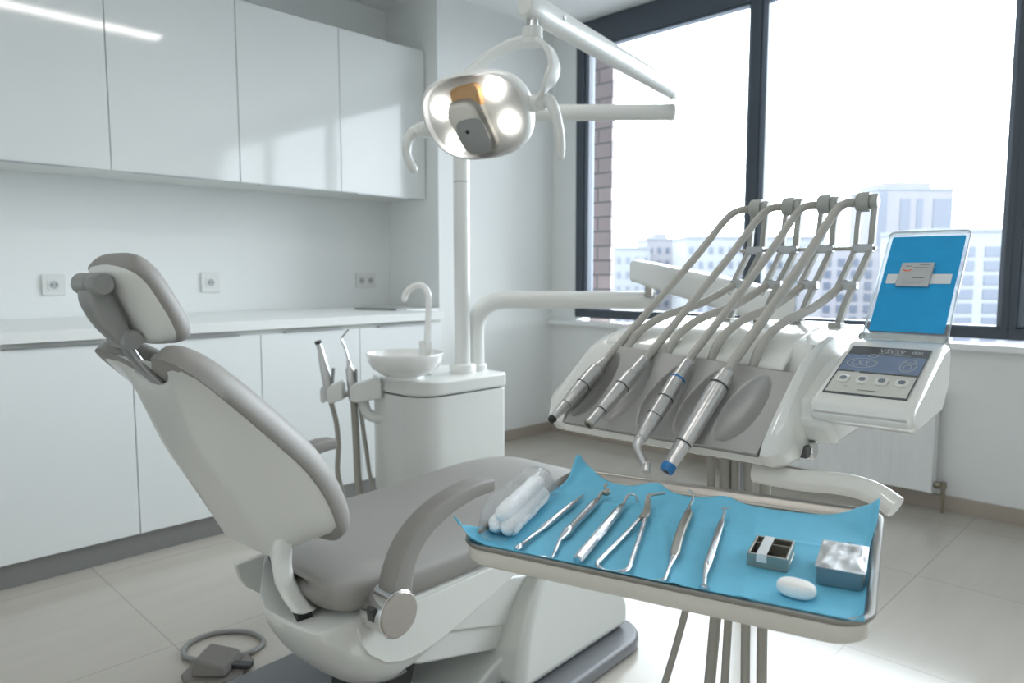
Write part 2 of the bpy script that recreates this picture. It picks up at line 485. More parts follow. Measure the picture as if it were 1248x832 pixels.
# ceiling lamps
def lamp(x0, x1, y0, y1, label):
    cx, cy = (x0 + x1) / 2, (y0 + y1) / 2
    t = thing('ceiling_lamp', label, 'lamp', (cx, cy, CEIL), 0, 'linear ceiling lamps')
    w, h = x1 - x0, y1 - y0
    b = B(); box(b, (-w / 2 - .015, -h / 2 - .015, -.03), (w / 2 + .015, h / 2 + .015, -.0005)); obj('housing', b, M['pw3'], t, bevel=.003)
    b = B(); box(b, (-w / 2, -h / 2, -.033), (w / 2, h / 2, -.0305)); obj('diffuser', b, M['diff'], t, flat=True)
lamp(0.55, 2.03, 1.645, 1.775, 'long linear ceiling lamp over the dental chair, mirrored in the wall cabinets')
lamp(-1.62, -0.15, 0.30, 0.43, 'added unseen linear fill lamp, nearest behind the photographer')  # unseen lamp added as front fill light
lamp(-1.62, -0.15, -1.40, -1.27, 'added unseen linear fill lamp at the far end behind the photographer')  # another added lamp, out of view, for fill

# radiator
t = thing('radiator', 'white panel radiator under the window behind the instrument unit', 'radiator', (3.90, 1.65, 0.10))
RW, RH = 0.69, 0.49
b = B()
n = 60
rows = []
for z, k in ((0.0, 0), (.03, 0), (.06, 1), (.43, 1), (.46, 0), (RH, 0)):
    row = []
    for i in range(n * 2 + 1):
        y = -RW + 2 * RW * i / (n * 2)
        ph = (i % 4) / 4
        dx = .009 * (1 if (i % 4) in (1, 2) else 0) * k
        row.append(b.verts.new((-.025 - (.0 if not k else 0) + dx, y, z)))
    rows.append(row)
for r0, r1 in zip(rows[:-1], rows[1:]):
    for i in range(len(r0) - 1): b.faces.new((r0[i], r0[i + 1], r1[i + 1], r1[i]))
obj('front_panel', b, M['rad'], t, smooth=60)
b = B(); box(b, (-.024, -RW - .004, -.004), (.052, -RW + .012, RH + .008)); obj('side_panel', b, M['rad'], t, bevel=.003)
b = B(); box(b, (-.024, RW - .012, -.004), (.052, RW + .004, RH + .008)); obj('side_panel', b, M['rad'], t, bevel=.003)
b = B(); box(b, (-.028, -RW, RH - .006), (.052, RW, RH + .010)); obj('top_grille', b, M['rad'], t, bevel=.003)
b = B(); box(b, (.0, -RW + .02, .0), (.045, RW - .02, RH - .01)); obj('back_panel', b, M['rad'], t, bevel=.003)
for yy in (-.4, .36):
    b = B(); box(b, (.045, yy, .1), (.079, yy + .04, .42)); obj('wall_bracket', b, M['rad'], t)
b = B()
rod(b, (.012, -RW + .01, .035), (.012, -RW - .055, .035), [(0, .012), (.3, .012), (.31, .017), (.62, .017), (.63, .013), (1, .013)], 14)
rod(b, (.012, -RW - .045, .055), (.012, -RW - .045, -.0985), [(0, .015), (.2, .015), (.21, .010), (.45, .010), (.46, .007), (1, .007)], 14)
obj('valve', b, M['valve'], t, label='brass valve at the lower corner')
b = B(); rod(b, (.012, -RW + .01, RH - .04), (.012, -RW - .03, RH - .04), [(0, .013), (.5, .013), (.55, .017), (1, .016)], 14); obj('air_vent', b, M['pw3'], t)

# ================================================================== OUTSIDE
b = B(); box(b, (4.25, 3.188, -1.2), (4.29, 3.9, 3.2)); struct('wall_outside', b, M['brick'], flat=True)
gm = mat('ground_haze', (104, 108, 112), .9, var=.1, scale=.05)
b = B(); box(b, (30, -500, -24.2), (900, 900, -24)); struct('ground', b, gm, flat=True)
bwall = mat('building_pale_haze', (100, 103, 107), .9, var=.06, scale=.3)  # distance haze is put into the pale wall colours
bwall2 = mat('building_rose_haze', (95, 95, 101), .9, var=.06, scale=.3)
bwin = mat('building_glass', (60, 66, 78), .3, var=.1, scale=.5)
bdark = mat('building_dark', (90, 94, 100), .8, var=.05, scale=.5)
def building(name_lab, px0, px1, ytop, dist, yaw, depth, m, floors=None, cols=0, winw=.5, gap=2.9, strips=(), crown=None, firsttop=1.6, group='city buildings beyond the window'):
    r0, r1 = (px0 - 624) / 884 * dist, (px1 - 624) / 884 * dist
    zt = CZ + (334 - ytop) / 884 * dist
    W = r1 - r0
    base = RF((r0 + r1) / 2, dist, -24)
    t = thing('apartment_building', name_lab, 'building', base, math.degrees(AZ) - 90 + yaw, group)
    H = zt + 24
    b = B(); box(b, (-W / 2, 0, 0), (W / 2, depth, H)); obj('facade', b, m, t, flat=True)
    b = B(); box(b, (-W / 2 - .15, -.15, H), (W / 2 + .15, depth, H + .5)); obj('roof_parapet', b, bdark, t, flat=True)
    for (a, c, top) in strips:
        b = B(); box(b, (-W / 2 + a * W, -.12, 2), (-W / 2 + c * W, .02, H - top)); obj('window_strip', b, bwin, t, flat=True)
    if crown:
        for (a, c, h) in crown:
            b = B(); box(b, (-W / 2 + a * W, 1, H + .45), (-W / 2 + c * W, depth - 1, H + h)); obj('rooftop_block', b, m, t, flat=True)
    if floors:
        me = None
        for f in range(floors):
            for c in range(cols):
                z = H - firsttop - f * gap
                x = -W / 2 + (c + .5) / cols * W
                ww = W / cols * winw
                if me is None:
                    b = B(); box(b, (-ww / 2, -.1, -1.3), (ww / 2, .02, 0)); o = obj('window', b, bwin, t, flat=True); me = o.data
                    o.location = (x, 0, z)
                else:
                    o = bpy.data.objects.new('window', me); COL.objects.link(o); o.parent = t; o.location = (x, 0, z)
    return t
building('tall pale tower block with dark window strips on the skyline', 1066, 1157, 233, 170, 0, 14, bwall2, strips=((.0, .12, .3), (.30, .43, 2), (.52, .60, 2), (.74, .98, 2)), crown=((.12, .72, 2.0),))
building('pale apartment block at right with rows of dark windows', 1128, 1290, 283, 95, 0, 12, bwall, floors=9, cols=5, winw=.62, gap=1.85, firsttop=1.9)
building('pale apartment block behind the blue card', 1000, 1100, 304, 125, 0, 10, bwall2, floors=7, cols=6, winw=.5, gap=2.0, firsttop=1.6)
building('low pale block at the left window edge', 738, 792, 304, 150, 0, 12, bwall, floors=5, cols=5, winw=.4, gap=3.0)
building('stepped pale block with small windows, middle of the left pane', 788, 838, 293, 165, 0, 12, bwall2, floors=6, cols=5, winw=.4, gap=3.0, crown=((.2, .5, 1.6),))
building('wide pale block with small windows left of the window mullion', 836, 1004, 291, 140, 0, 12, bwall, floors=6, cols=14, winw=.45, gap=2.8)

# ================================================================== DENTAL CHAIR
CO, CR = (.874, 1.532, 0), 3.3
t = thing('dental_chair', 'grey upholstered dental chair with white shell, reclined at left centre', 'dental chair', CO, CR)
def skew(p):
    k = max(0.0, min(1.0, (.10 - p[0]) / .22))
    return (p[0] + max(0.0, p[1] + .06) * .62 * k, p[1], p[2])
# seat pad
st = [(-.150, .505, .520, .20), (-.146, .480, .535, .245), (-.131, .455, .542, .266), (-.09, .430, .540, .276), (0, .409, .530, .279),
      (.15, .405, .524, .280), (.3, .406, .524, .277), (.45, .411, .530, .272), (.6, .422, .538, .266), (.72, .436, .544, .258),
      (.82, .450, .542, .245), (.90, .462, .533, .222), (.955, .474, .518, .19), (.975, .485, .503, .15)]
rings = []
for x, zb, zt, hw in st:
    r = []
    for k in range(36):
        a = 2 * PI * k / 36
        c, s = math.cos(a), math.sin(a)
        p = 2 / 4.2
        yy = hw * math.copysign(abs(c) ** p, c)
        zz = (zb + zt) / 2 + (zt - zb) / 2 * math.copysign(abs(s) ** (2 / 3.0), s)
        if s > 0: zz -= .010 * (1 - (yy / hw) ** 2)
        r.append(skew((x, yy, zz)))
    rings.append(r)
b = B(); loft(b, rings); obj('seat_pad', b, M['seat'], t, smooth=75, sub=1)
# seat casing
zc_ = [(.200, .000, .085, .18, .12), (.222, -.030, .092, .215, .13), (.25, -.062, .125, .238, .14), (.29, -.100, .215, .252, .13), (.335, -.138, .335, .257, .11), (.38, -.166, .46, .260, .07), (.41, -.180, .535, .261, .04), (.432, -.186, .540, .261, .03), (.438, -.182, .536, .256, .03)]
rings = []
for z, xr, xf, hw, rx in zc_:
    r = []
    xc = xr + rx
    for k in range(33):
        a = math.radians(90 + 180 * k / 32)
        c_, s_ = math.cos(a), math.sin(a)
        x_ = xc - (xc - xr) * abs(c_) ** (2 / 2.6)
        r.append(skew((x_, hw * math.copysign(abs(s_) ** (2 / 4.0), s_), z)))
    for k in range(9):
        a = math.radians(-90 + 180 * k / 8)
        c_, s_ = math.cos(a), math.sin(a)
        r.append((xf - .03 + .03 * abs(c_) ** .5, hw * math.copysign(abs(s_) ** .4, s_), z - max(0, z - .412)))
    rings.append(r)
b = B(); loft(b, rings); obj('seat_casing', b, M['pw2'], t, smooth=50)
cas2 = [(-.075, .412), (-.065, .372), (-.045, .340), (.0, .303), (.05, .286), (.10, .283), (.16, .290), (.33, .333), (.52, .392), (.53, .412), (.3, .414), (0, .414)]
for s_ in (-1, 1):
    b = B(); prism(b, cas2, s_ * .250, s_ * .2645, 'y'); obj('seat_side_cover', b, M['pw2'], t, bevel=.004)
# leg rest underside
leg = [(.45, .425), (.60, .437), (.80, .465), (.93, .485), (.94, .475), (.80, .440), (.62, .40), (.50, .385)]
b = B(); prism(b, leg, -.19, .19, 'y'); obj('leg_rest_shell', b, M['pw2'], t, bevel=.008)
# backrest support
rings = []
for z, xr, hw in ((.625, -.150, .125), (.600, -.176, .132), (.555, -.190, .140), (.515, -.192, .155), (.485, -.188, .178), (.462, -.181, .200), (.455, -.170, .200)):
    thr = lerp(-.025, .045, max(0, min(1, (z - .455) / .145)))
    sec = []
    for x, y in rrect(.044, 2 * hw, .014, 8, xr + .022, 0):
        sec.append((x, y))
    far = []
    for x, y in sec:
        far.append((x + max(0, y - thr) * 1.3, y, z))
    # extra points along the rear face so that it can bend round towards the far side
    rings.append(far)
b = B(); loft(b, rings); obj('back_support', b, M['pw2'], t, smooth=50)
b = B(); prism(b, [(-.174, .425), (-.135, .425), (-.135, .458), (-.168, .458)], -.190, .17, 'y')  # black block gives the gap behind the seat its shade
for v in b.verts: v.co = Vector(skew(v.co))
obj('gap_shade', b, M['black'], t, label='black block for the shaded gap behind the seat')
# backrest
S = [(-.070, .590), (-.088, .640), (-.120, .705), (-.165, .768), (-.22, .825), (-.28, .884), (-.345, .947), (-.398, .998)]
Rr = [(-.178, .556), (-.228, .650), (-.266, .718), (-.304, .788), (-.330, .850), (-.353, .910), (-.371, .955), (-.383, .985)]
def spine(P, s):
    s = max(0, min(1, s)) * (len(P) - 1)
    Q = [Vector((p[0], 0, p[1])) for p in P]
    i = min(int(s), len(P) - 2); f = s - i
    p0 = Q[i - 1] if i else Q[0] * 2 - Q[1]; p3 = Q[i + 2] if i + 2 < len(Q) else Q[-1] * 2 - Q[-2]
    p1, p2 = Q[i], Q[i + 1]
    return 0.5 * ((2 * p1) + (p2 - p0) * f + (2 * p0 - 5 * p1 + 4 * p2 - p3) * f * f + (3 * p1 - p0 - 3 * p2 + p3) * f ** 3)
def tang(P, s):
    return (spine(P, min(1, s + .02)) - spine(P, max(0, s - .02))).normalized()
def Wb(s): return .236 * (1 - .10 * (1 - s) ** 3 - .06 * s ** 3)
def notch(y): return .058 * math.exp(-(y / .085) ** 4)
rings = []
NS = 18
for i in range(NS + 1):
    s = i / NS
    F = spine(S, s); R_ = spine(Rr, s); T_ = tang(S, s)
    W = Wb(s) * (1 - .30 * max(0, 1 - s / .14) ** 2.2) * (1 - .06 * max(0, (s - .9) / .1) ** 2)
    w = .112 - .012 * (1 - s)
    prof = [(W * .6, -.02), (W * .97, -.02), (W, .03), (W * .985, .12), (lerp(W, w, .5), .55), (w + .012, .90), (w - .004, .985), (w - .03, 1.0), (w * .3, 1.0)]
    full = [(y, d) for y, d in prof] + [(-y, d) for y, d in reversed(prof)]
    ring = []
    for y, d in full:
        p = F.lerp(R_, d); p.y = y
        p -= T_ * (notch(y) * max(0, (s - .72) / .28) ** 1.5)
        ring.append(p)
    rings.append(ring)
b = B(); loft(b, rings); obj('backrest_shell', b, M['pw2'], t, smooth=55, bevel=.008, bseg=3)
def pillow(fn, nu=32, nv=40):
    b = B(); g = {}
    for side in (1, -1):
        for i in range(nu + 1):
            u = math.sin(PI / 2 * (2 * i / nu - 1))
            for j in range(nv + 1):
                v = .5 + .5 * math.sin(PI / 2 * (2 * j / nv - 1))
                edge = i in (0, nu) or j in (0, nv)
                if edge and side == -1: g[(side, i, j)] = g[(1, i, j)]; continue
                e = max(0, 1 - abs(u) ** 3.2) ** (1 / 2.4) * max(0, 1 - abs(2 * v - 1) ** 5) ** (1 / 3.2)
                g[(side, i, j)] = b.verts.new(fn(u, v, e, side))
    for side in (1, -1):
        for i in range(nu):
            for j in range(nv):
                q = [g[(side, i, j)], g[(side, i + 1, j)], g[(side, i + 1, j + 1)], g[(side, i, j + 1)]]
                if len(set(q)) == 4:
                    try: b.faces.new(q)
                    except ValueError: pass
    return b
def fback(u, v, e, side):
    F = spine(S, v); T_ = tang(S, v); n = Vector((T_.z, 0, -T_.x))
    W = (Wb(v) + .006) * max(0.0, 1 - abs(2 * v - 1) ** 9) ** (1 / 5.0)
    W = max(W, .02)
    y = u * W
    p = F + T_ * ((v - .5) * .035) ; p.y = y
    p -= T_ * (notch(y) * max(0, (v - .72) / .28) ** 1.5)
    dep = .079 * e if side > 0 else -.014 * e * max(0, 1 - v * 1.1)
    dep -= .012 * (1 - u * u) * (1 if side > 0 else 0) * e
    return p + n * dep - n * .001
obj('backrest_pad', pillow(fback), M['seat'], t, smooth=80)
# headrest
HS = [(-0.35, 1.026), (-0.354, 1.05), (-0.369, 1.084), (-0.386, 1.115), (-0.403, 1.143), (-0.422, 1.165), (-0.44, 1.178)]
def fhead(u, v, e, side):
    F = spine(HS, v); T_ = tang(HS, v); n = Vector((T_.z, 0, -T_.x))
    W = .122 * max(0.0, 1 - abs(2 * v - 1) ** 6) ** (1 / 4.0)
    W = max(W, .012)
    p = F.copy(); p.y = u * W
    dep = .040 * e if side > 0 else -.012 * e
    return p + n * dep
hp = obj('headrest_pad', pillow(fhead, 28, 34), M['seat'], t, smooth=80)
def fhs(u, v, e, side):
    F = spine(HS, v); T_ = tang(HS, v); n = Vector((T_.z, 0, -T_.x))
    W = .114 * max(0.0, 1 - abs(2 * v - 1) ** 5) ** (1 / 4.0)
    W = max(W, .012)
    p = F.copy(); p.y = u * W
    k = (.62 + .38 * (1 - abs(u) ** 1.6))
    dep = .006 * e if side > 0 else -(.042 - .016 * v) * e * k - .002
    return p + n * dep
obj('headrest_shell', pillow(fhs, 28, 34), M['pw2'], t, smooth=80)
def disc_knob(c, r, l0, l1, nm='pivot_knob'):
    b = B(); rod(b, (c[0], l0, c[1]), (c[0], l1, c[1]), [(0, r * .85), (.06, r), (.62, r), (.63, r * .93), (.67, r * .93), (.68, r), (.95, r), (1, r * .88)], 28)
    return obj(nm, b, M['greyp'], t)
disc_knob((-.463, 1.142), .021, .055, -.055)
disc_knob((-.411, 1.036), .019, .045, -.045)
lk = catmull([(-.466, 0, 1.140), (-.457, 0, 1.110), (-.440, 0, 1.074), (-.416, 0, 1.036)], 5)
b = B(); strip(b, lk, [.062] * len(lk), [.026, .032, .038, .042, .045, .046, .046, .046, .045, .044, .042, .040, .037, .034, .031, .028][:len(lk)], (1, 0, .4), .25)
obj('headrest_bracket', b, M['greyp'], t)
nk = catmull([(-.414, 0, 1.034), (-.394, 0, .996), (-.364, 0, .957), (-.325, 0, .92)], 5)
b = B(); strip(b, nk, .046, .012, (1, 0, .4), .3); obj('neck_bar', b, M['alu'], t, label='flat metal bar sliding into the backrest')
# armrests
ap = catmull([(-.006, 0, .475), (.004, 0, .525), (.030, 0, .574), (.075, 0, .612), (.14, 0, .640), (.22, 0, .655), (.285, 0, .656)], 6)
def armrest(y, s, fx=0.0):
    b = B()
    n_ = len(ap)
    P = [Vector((p.x + fx * (1 - i / (n_ - 1)), y, p.z)) for i, p in enumerate(ap)]
    strip(b, P, .052, [lerp(.064, .030, i / (n_ - 1)) for i in range(n_)], (-1, 0, 1), .20)
    a = obj('armrest', b, M['armg'], t, smooth=35, bevel=.003)
    b = B()
    rod(b, (-.020 + fx, y - s * .040, .446), (-.020 + fx, y + s * .030, .446), [(0, .045), (.03, .0515), (.98, .0515), (1, .050)], 40)
    h = obj('hub', b, M['chrome'], a, label='chrome pivot hub')
    b = B(); rod(b, (-.020 + fx, y + s * .030, .446), (-.020 + fx, y + s * .0345, .446), [(0, .048), (.7, .048), (1, .0465)], 40); obj('hub_cap', b, M['brush'], h)
    b = B(); obox(b, (-.070 + fx, y + s * .002, .456), (.004, 0, .001), (0, .010, 0), (-.002, 0, .014)); obj('lock_button', b, M['under'], h)
    b = B(); rod(b, (-.020 + fx, y - s * .038, .446), (-.020 + fx, y - s * .055, .446), [(0, .038), (1, .038)], 24); obj('hub_axle', b, M['pw2'], h)
armrest(-.305, -1)
armrest(.335, 1, .10)
# lift arm, pedestal and base
b = B(); prism(b, [(.12, .31), (.25, .254), (.60, .15), (.70, .18), (.60, .30), (.46, .332), (.2, .35)], -.200, .200, 'y'); obj('lift_arm', b, M['pw2'], t, bevel=.010, label='upper white lift arm')
b = B(); prism(b, [(.05, .26), (.163, .203), (.50, .112), (.60, .14), (.50, .19), (.25, .258), (.15, .285)], -.192, .192, 'y'); obj('lift_arm', b, M['pw2'], t, bevel=.010, label='lower white lift arm')
b = B(); prism(b, [(.10, .060), (.20, .06), (.24, .16), (.20, .24), (.10, .24)], -.10, .10, 'y'); obj('void_shade', b, M['under'], t, bevel=.01)  # dark block stands in for the shaded void under the lift arms
prof = [(.415, .048), (.945, .048), (.962, .105), (.945, .155), (.90, .20), (.75, .275), (.64, .318), (.600, .322), (.565, .308), (.525, .272), (.485, .222), (.455, .168), (.430, .105)]
rings = []
for y, sc in ((-.305, .0), (-.270, 1), (.270, 1), (.305, .0)):
    rings.append([(x, y, z) for x, z in prof])
rings = []
for y in (-.302, -.302, .302, .302):
    rings.append([(x, y * (1.0 - .16 * max(0, (z - .06)) / .26), z) for x, z in prof])
b = B(); loft(b, [rings[0], rings[2]]); obj('pedestal', b, M['pw2'], t, bevel=.028, bseg=4)
b = B(); prism(b, [(.26, .045), (.50, .045), (.50, .14), (.40, .11)], -.22, .22, 'y'); obj('base_step', b, M['pw2'], t, bevel=.01)
b = B(); prism(b, rrect(1.22, .73, .12, 8, .375, 0), 0.0, .045, 'z'); obj('base_plate', b, M['based'], t, bevel=.014)

# foot control
t = thing('foot_control', 'grey foot pedal with cable on the floor left of the chair', 'foot pedal', (.835, 2.03, 0), 40)
b = B(); prism(b, [(-.085, -.05), (-.05, -.085), (.05, -.085), (.085, -.045), (.085, .06), (.05, .09), (-.05, .09), (-.085, .06)], 0, .016, 'z'); obj('pedal_base', b, M['ped'], t, bevel=.006)
b = B()
loft(b, [[(-.062, -.05, .016), (.062, -.05, .016), (.066, .055, .016), (-.066, .055, .016)], [(-.055, -.035, .045), (.055, -.035, .045), (.05, .05, .062), (-.05, .05, .062)]])
obj('pedal', b, M['ped'], t, bevel=.008)
b = B(); box(b, (-.013, -.10, .016), (.013, -.03, .03)); obj('pedal_slot', b, M['under'], t, bevel=.003)
b = B(); tube(b, catmull([(.03, .08, .014), (.06, .14, .009), (.13, .165, .008), (.20, .12, .008), (.22, .02, .008), (.17, -.06, .008), (.11, -.06, .008), (.07, -.03, .012)], 8), .008, 10); obj('cable', b, M['greyp'], t)

# ================================================================== CUSPIDOR UNIT
UX, UY = 1.565, 1.994
t = thing('spittoon_unit', 'white spittoon cabinet with round bowl and tap behind the chair', 'spittoon unit', (1.77, 2.16, 0))
ox, oy = 1.77, 2.16
def outline(grow=0.0):
    x0, x1, y0, y1 = UX - ox - grow, 2.005 - ox + grow, UY - oy - grow, 2.36 - oy + grow
    out = []
    def corner(cx, cy, r, a0):
        for k in range(9):
            a = math.radians(a0 + 90 * k / 8); out.append((cx + r * math.cos(a), cy + r * math.sin(a)))
    corner(x1 - .03, y0 + .03, .03, 270); corner(x1 - .06, y1 - .06, .06, 0)
    corner(x0 + .10, y1 - .10, .10, 90); corner(x0 + .11, y0 + .11, .11, 180)
    return out
b = B(); prism(b, outline(-.004), 0.0, .716, 'z'); obj('cabinet', b, M['pw3'], t, bevel=.003)
b = B(); prism(b, outline(-.012), .714, .721, 'z'); obj('shadow_gap', b, M['dark'], t)
b = B(); prism(b, outline(0), .7205, .775, 'z'); obj('top_cover', b, M['pw3'], t, bevel=.010)
bx, by = 1.605 - ox, 2.135 - oy
b = B(); lathe(b, (bx, by, .775), [(.070, 0), (.072, .004), (.070, .012), (.090, .022), (.120, .042), (.137, .068), (.142, .094), (.141, .098), (.137, .098), (.132, .070), (.112, .045), (.07, .028), (.02, .024)]); obj('bowl', b, M['porcelain'], t, smooth=60)
fx, fy = 1.732 - ox, 2.175 - oy
b = B(); prism(b, rrect(.042, .042, .012, 5, fx, fy), .775, .905, 'z'); fb = obj('tap_base', b, M['pw3'], t, bevel=.004)
fp = [RF(-.327, 2.77, .90), RF(-.320, 2.77, 1.03), RF(-.322, 2.77, 1.085), RF(-.345, 2.77, 1.116), RF(-.378, 2.77, 1.113), RF(-.405, 2.77, 1.088), RF(-.413, 2.77, 1.066)]
fp = [p - Vector((ox, oy, 0)) for p in fp]
b = B(); tube(b, catmull(fp, 6), .0125, 14, roundcap=True); obj('tap_spout', b, M['porcelain'], fb)
def H(r, f, z): return RF(r, f, z) - Vector((ox, oy, 0))
# holder arm: pipe and bracket
b = B(); tube(b, arc_path([H(-.36, 2.68, .617), H(-.555, 2.72, .617), H(-.572, 2.72, .70)], .06), .021, 16); pa = obj('holder_pipe', b, M['pw3'], t)
hd = RF(.96, -.10, 0).normalized()   # direction the bracket runs in
hu = Vector((hd.y, -hd.x, 0))
def bracket(r, f, z, L, w, h):
    c = H(r, f, z)
    sec = [(-L, -h * .5), (-L * .6, -h * .6), (L, -h * .35), (L, h * .5), (L * .7, h * .7), (-L * .7, h * .35), (-L, h * .15)]
    b = B()
    loft(b, [[c + hd * a + Vector((0, 0, e)) + hu * s for a, e in sec] for s in (-w, w)])
    return b
obj('instrument_bracket', bracket(-.545, 2.70, .724, .062, .034, .075), M['pw3'], t, bevel=.006)
obj('instrument_bracket', bracket(-.668, 2.72, .712, .030, .026, .07), M['pw3'], t, bevel=.006)
obj('instrument_bracket', bracket(-.715, 2.76, .705, .020, .026, .065), M['pw3'], t, bevel=.006)
b = B(); tube(b, [H(-.73, 2.76, .70), H(-.52, 2.735, .705)], .014, 10); obj('bracket_bar', b, M['pw3'], t)

# instruments in the bracket
p = RF(-.690, 2.73, .69)
t = thing('suction_handpiece', 'grey suction handpiece with slanted black tip, left one in the bracket beside the spittoon', 'handpiece', p)
b = B(); tube(b, [RF(-.735, 2.73, .897) - p, RF(-.727, 2.73, .872) - p, RF(-.722, 2.73, .84) - p, RF(-.708, 2.73, .77) - p, RF(-.697, 2.73, .68) - p], [.011, .011, .015, .019, .016], 14); obj('body', b, M['hand'], t)
b = B(); tube(b, [RF(-.737, 2.728, .907) - p, RF(-.735, 2.73, .897) - p], [.014, .012], 12); obj('tip', b, M['under'], t)
b = B(); obox(b, RF(-.682, 2.725, .775) - p, (.004, 0, 0), (0, .006, 0), (.003, 0, .03)); obj('trigger', b, M['greyp'], t, bevel=.002)
b = B(); tube(b, catmull([RF(-.697, 2.73, .69) - p, RF(-.675, 2.73, .60) - p, RF(-.668, 2.73, .50) - p, RF(-.668, 2.72, .38) - p, RF(-.60, 2.68, .22) - p, RF(-.48, 2.66, .16) - p], 6), .010, 10); obj('hose', b, M['hose2'], t)
p = RF(-.612, 2.73, .69)
t = thing('air_syringe', 'grey syringe with thin bent tip, right one in the bracket beside the spittoon', 'syringe', p)
b = B(); tube(b, [RF(-.622, 2.73, .835) - p, RF(-.620, 2.73, .81) - p, RF(-.618, 2.73, .80) - p, RF(-.612, 2.73, .74) - p, RF(-.606, 2.73, .68) - p], [.008, .010, .017, .018, .018], 14); obj('body', b, M['hand'], t)
b = B(); tube(b, catmull([RF(-.622, 2.73, .835) - p, RF(-.636, 2.73, .885) - p, RF(-.648, 2.73, .915) - p, RF(-.635, 2.73, .935) - p, RF(-.620, 2.73, .952) - p], 5), [.005] * 10 + [.0035] * 11, 8); obj('tip', b, M['steel'], t)
b = B(); obox(b, RF(-.594, 2.725, .775) - p, (.004, 0, 0), (0, .006, 0), (0, 0, .025)); obj('trigger', b, M['greyp'], t, bevel=.002)
b = B(); tube(b, catmull([RF(-.606, 2.73, .69) - p, RF(-.602, 2.73, .60) - p, RF(-.598, 2.73, .48) - p, RF(-.592, 2.72, .36) - p, RF(-.56, 2.68, .25) - p, RF(-.46, 2.66, .18) - p], 6), .014, 10); obj('hose', b, M['hose2'], t)
b = B(); tube(b, catmull([RF(-.585, 2.73, .69) - p, RF(-.575, 2.73, .60) - p, RF(-.56, 2.73, .48) - p, RF(-.54, 2.72, .36) - p, RF(-.47, 2.68, .24) - p], 6), .008, 10); obj('hose', b, M['hose2'], t)

# ================================================================== OPERATING LIGHT
PB = Vector((1.869, 2.116, .775))
t = thing('operating_light', 'white dental operating light on a tall jointed pole, lamps switched on', 'dental light', PB, math.degrees(AZ) - 90)
def C2(r, f, z):   # camera ground coordinates -> light's frame
    q = RF(r, f, z) - PB
    return Vector((q.dot(RT), q.dot(FH), q.z))
pr_, pf_ = PB.dot(RT), PB.dot(FH)
b = B(); lathe(b, (0, 0, 0), [(.052, 0), (.052, .028), (.048, .034), (.040, .036)]); obj('collar', b, M['pw3'], t)
b = B(); tube(b, arc_path([(0, 0, .03), (0, 0, .993), (.805, .02, 1.003)], .12, 10), .031, 20); obj('pole', b, M['pw3'], t, smooth=60)
b = B(); rod(b, (0, 0, .735), (0, 0, .738), [(0, .0318), (1, .0318)], 24); obj('pole_seam', b, M['greyp'], t)
b = B(); rod(b, (.80, .02, 1.003), (.817, .02, 1.003), [(0, .0335), (.5, .0335), (1, .030)], 24); obj('arm_end_cap', b, M['pw3'], t)
JE = C2(.598, 2.82, 1.862)
b = B(); rod(b, (JE.x + .02, .02, 1.05), (JE.x + .02, .02, JE.z - .03), [(0, .018), (1, .018)], 18); obj('joint_pin', b, M['chrome'], t)
HE = C2(.040, 2.05, 1.893)
d = (HE - JE)
side = Vector((d.y, -d.x, 0)).normalized()
n_ = 16
P = [JE - d.normalized() * .03, JE - d.normalized() * .024] + [JE.lerp(HE, k / n_) for k in range(n_ + 1)] + [HE + d.normalized() * .012]
hh = [.052, .064] + [lerp(.066, .068, k / n_) for k in range(n_ + 1)] + [.055]
ww = [.036, .048] + [.052] * (n_ + 1) + [.042]
b = B(); strip(b, P, ww, hh, (0, 0, 1), .40); sa = obj('spring_arm', b, M['pw3'], t, smooth=60, bevel=0)
q = JE.lerp(HE, .84)
b = B(); rod(b, q + side * .0265 + Vector((0, 0, .006)), q + side * .0295 + Vector((0, 0, .006)), [(0, .006), (1, .006)], 12); obj('screw', b, M['alu'], sa)
b = B(); rod(b, q - side * .0265 + Vector((0, 0, .006)), q - side * .0295 + Vector((0, 0, .006)), [(0, .006), (1, .006)], 12); obj('screw', b, M['alu'], sa)
HP_ = HE.lerp(JE, .03)
b = B(); rod(b, HP_ + Vector((0, 0, -.02)), HP_ + Vector((0, 0, -.060)), [(0, .017), (1, .017)], 20); obj('swivel_pin', b, M['chrome'], t)
b = B(); rod(b, HP_ + Vector((0, 0, -.052)), HP_ + Vector((0, 0, -.100)), [(0, .025), (.06, .028), (.62, .029), (.63, .0275), (.66, .0275), (.67, .029), (1, .031)], 24); obj('swivel_sleeve', b, M['pw3'], t)
# lamp head
hc = C2((580 - 624) / 884 * 2.1, 2.1, CZ + (334 - 147) / 884 * 2.1)
nrm = Vector((-.36, -.86, -.36)).normalized()
ax = Vector((.90, -.40, .12)); ax = (ax - nrm * ax.dot(nrm)).normalized()
up = ax.cross(nrm); up = up if up.z > 0 else -up
def hp3(a, c, e): return hc + ax * a + up * c + nrm * e
def lens(sc=1.0, dx=0, n=56):
    out = []
    for k in range(n):
        a = 2 * PI * k / n
        c, s = math.cos(a), math.sin(a)
        p = 2 / 2.7
        x = .162 * math.copysign(abs(c) ** p, c) * sc
        y = .120 * math.copysign(abs(s) ** p, s) * sc
        x *= 1 - .10 * (1 if y < 0 else 0) * abs(y) / .12     # narrower below
        y += -.014 * (x / .162)                                # leans
        out.append((x + dx, y))
    return out
HEADLIST = [(.955, .010), (1.0, .004), (1.02, -.02), (1.02, -.035), (.98, -.06), (.85, -.085), (.6, -.10), (.25, -.105)]
b = B(); loft(b, [[hp3(x, y, e) for x, y in lens(s)] for s, e in [(.945, -.008)] + HEADLIST], True); hd_ = obj('lamp_head', b, M['pw3'], t, smooth=50)
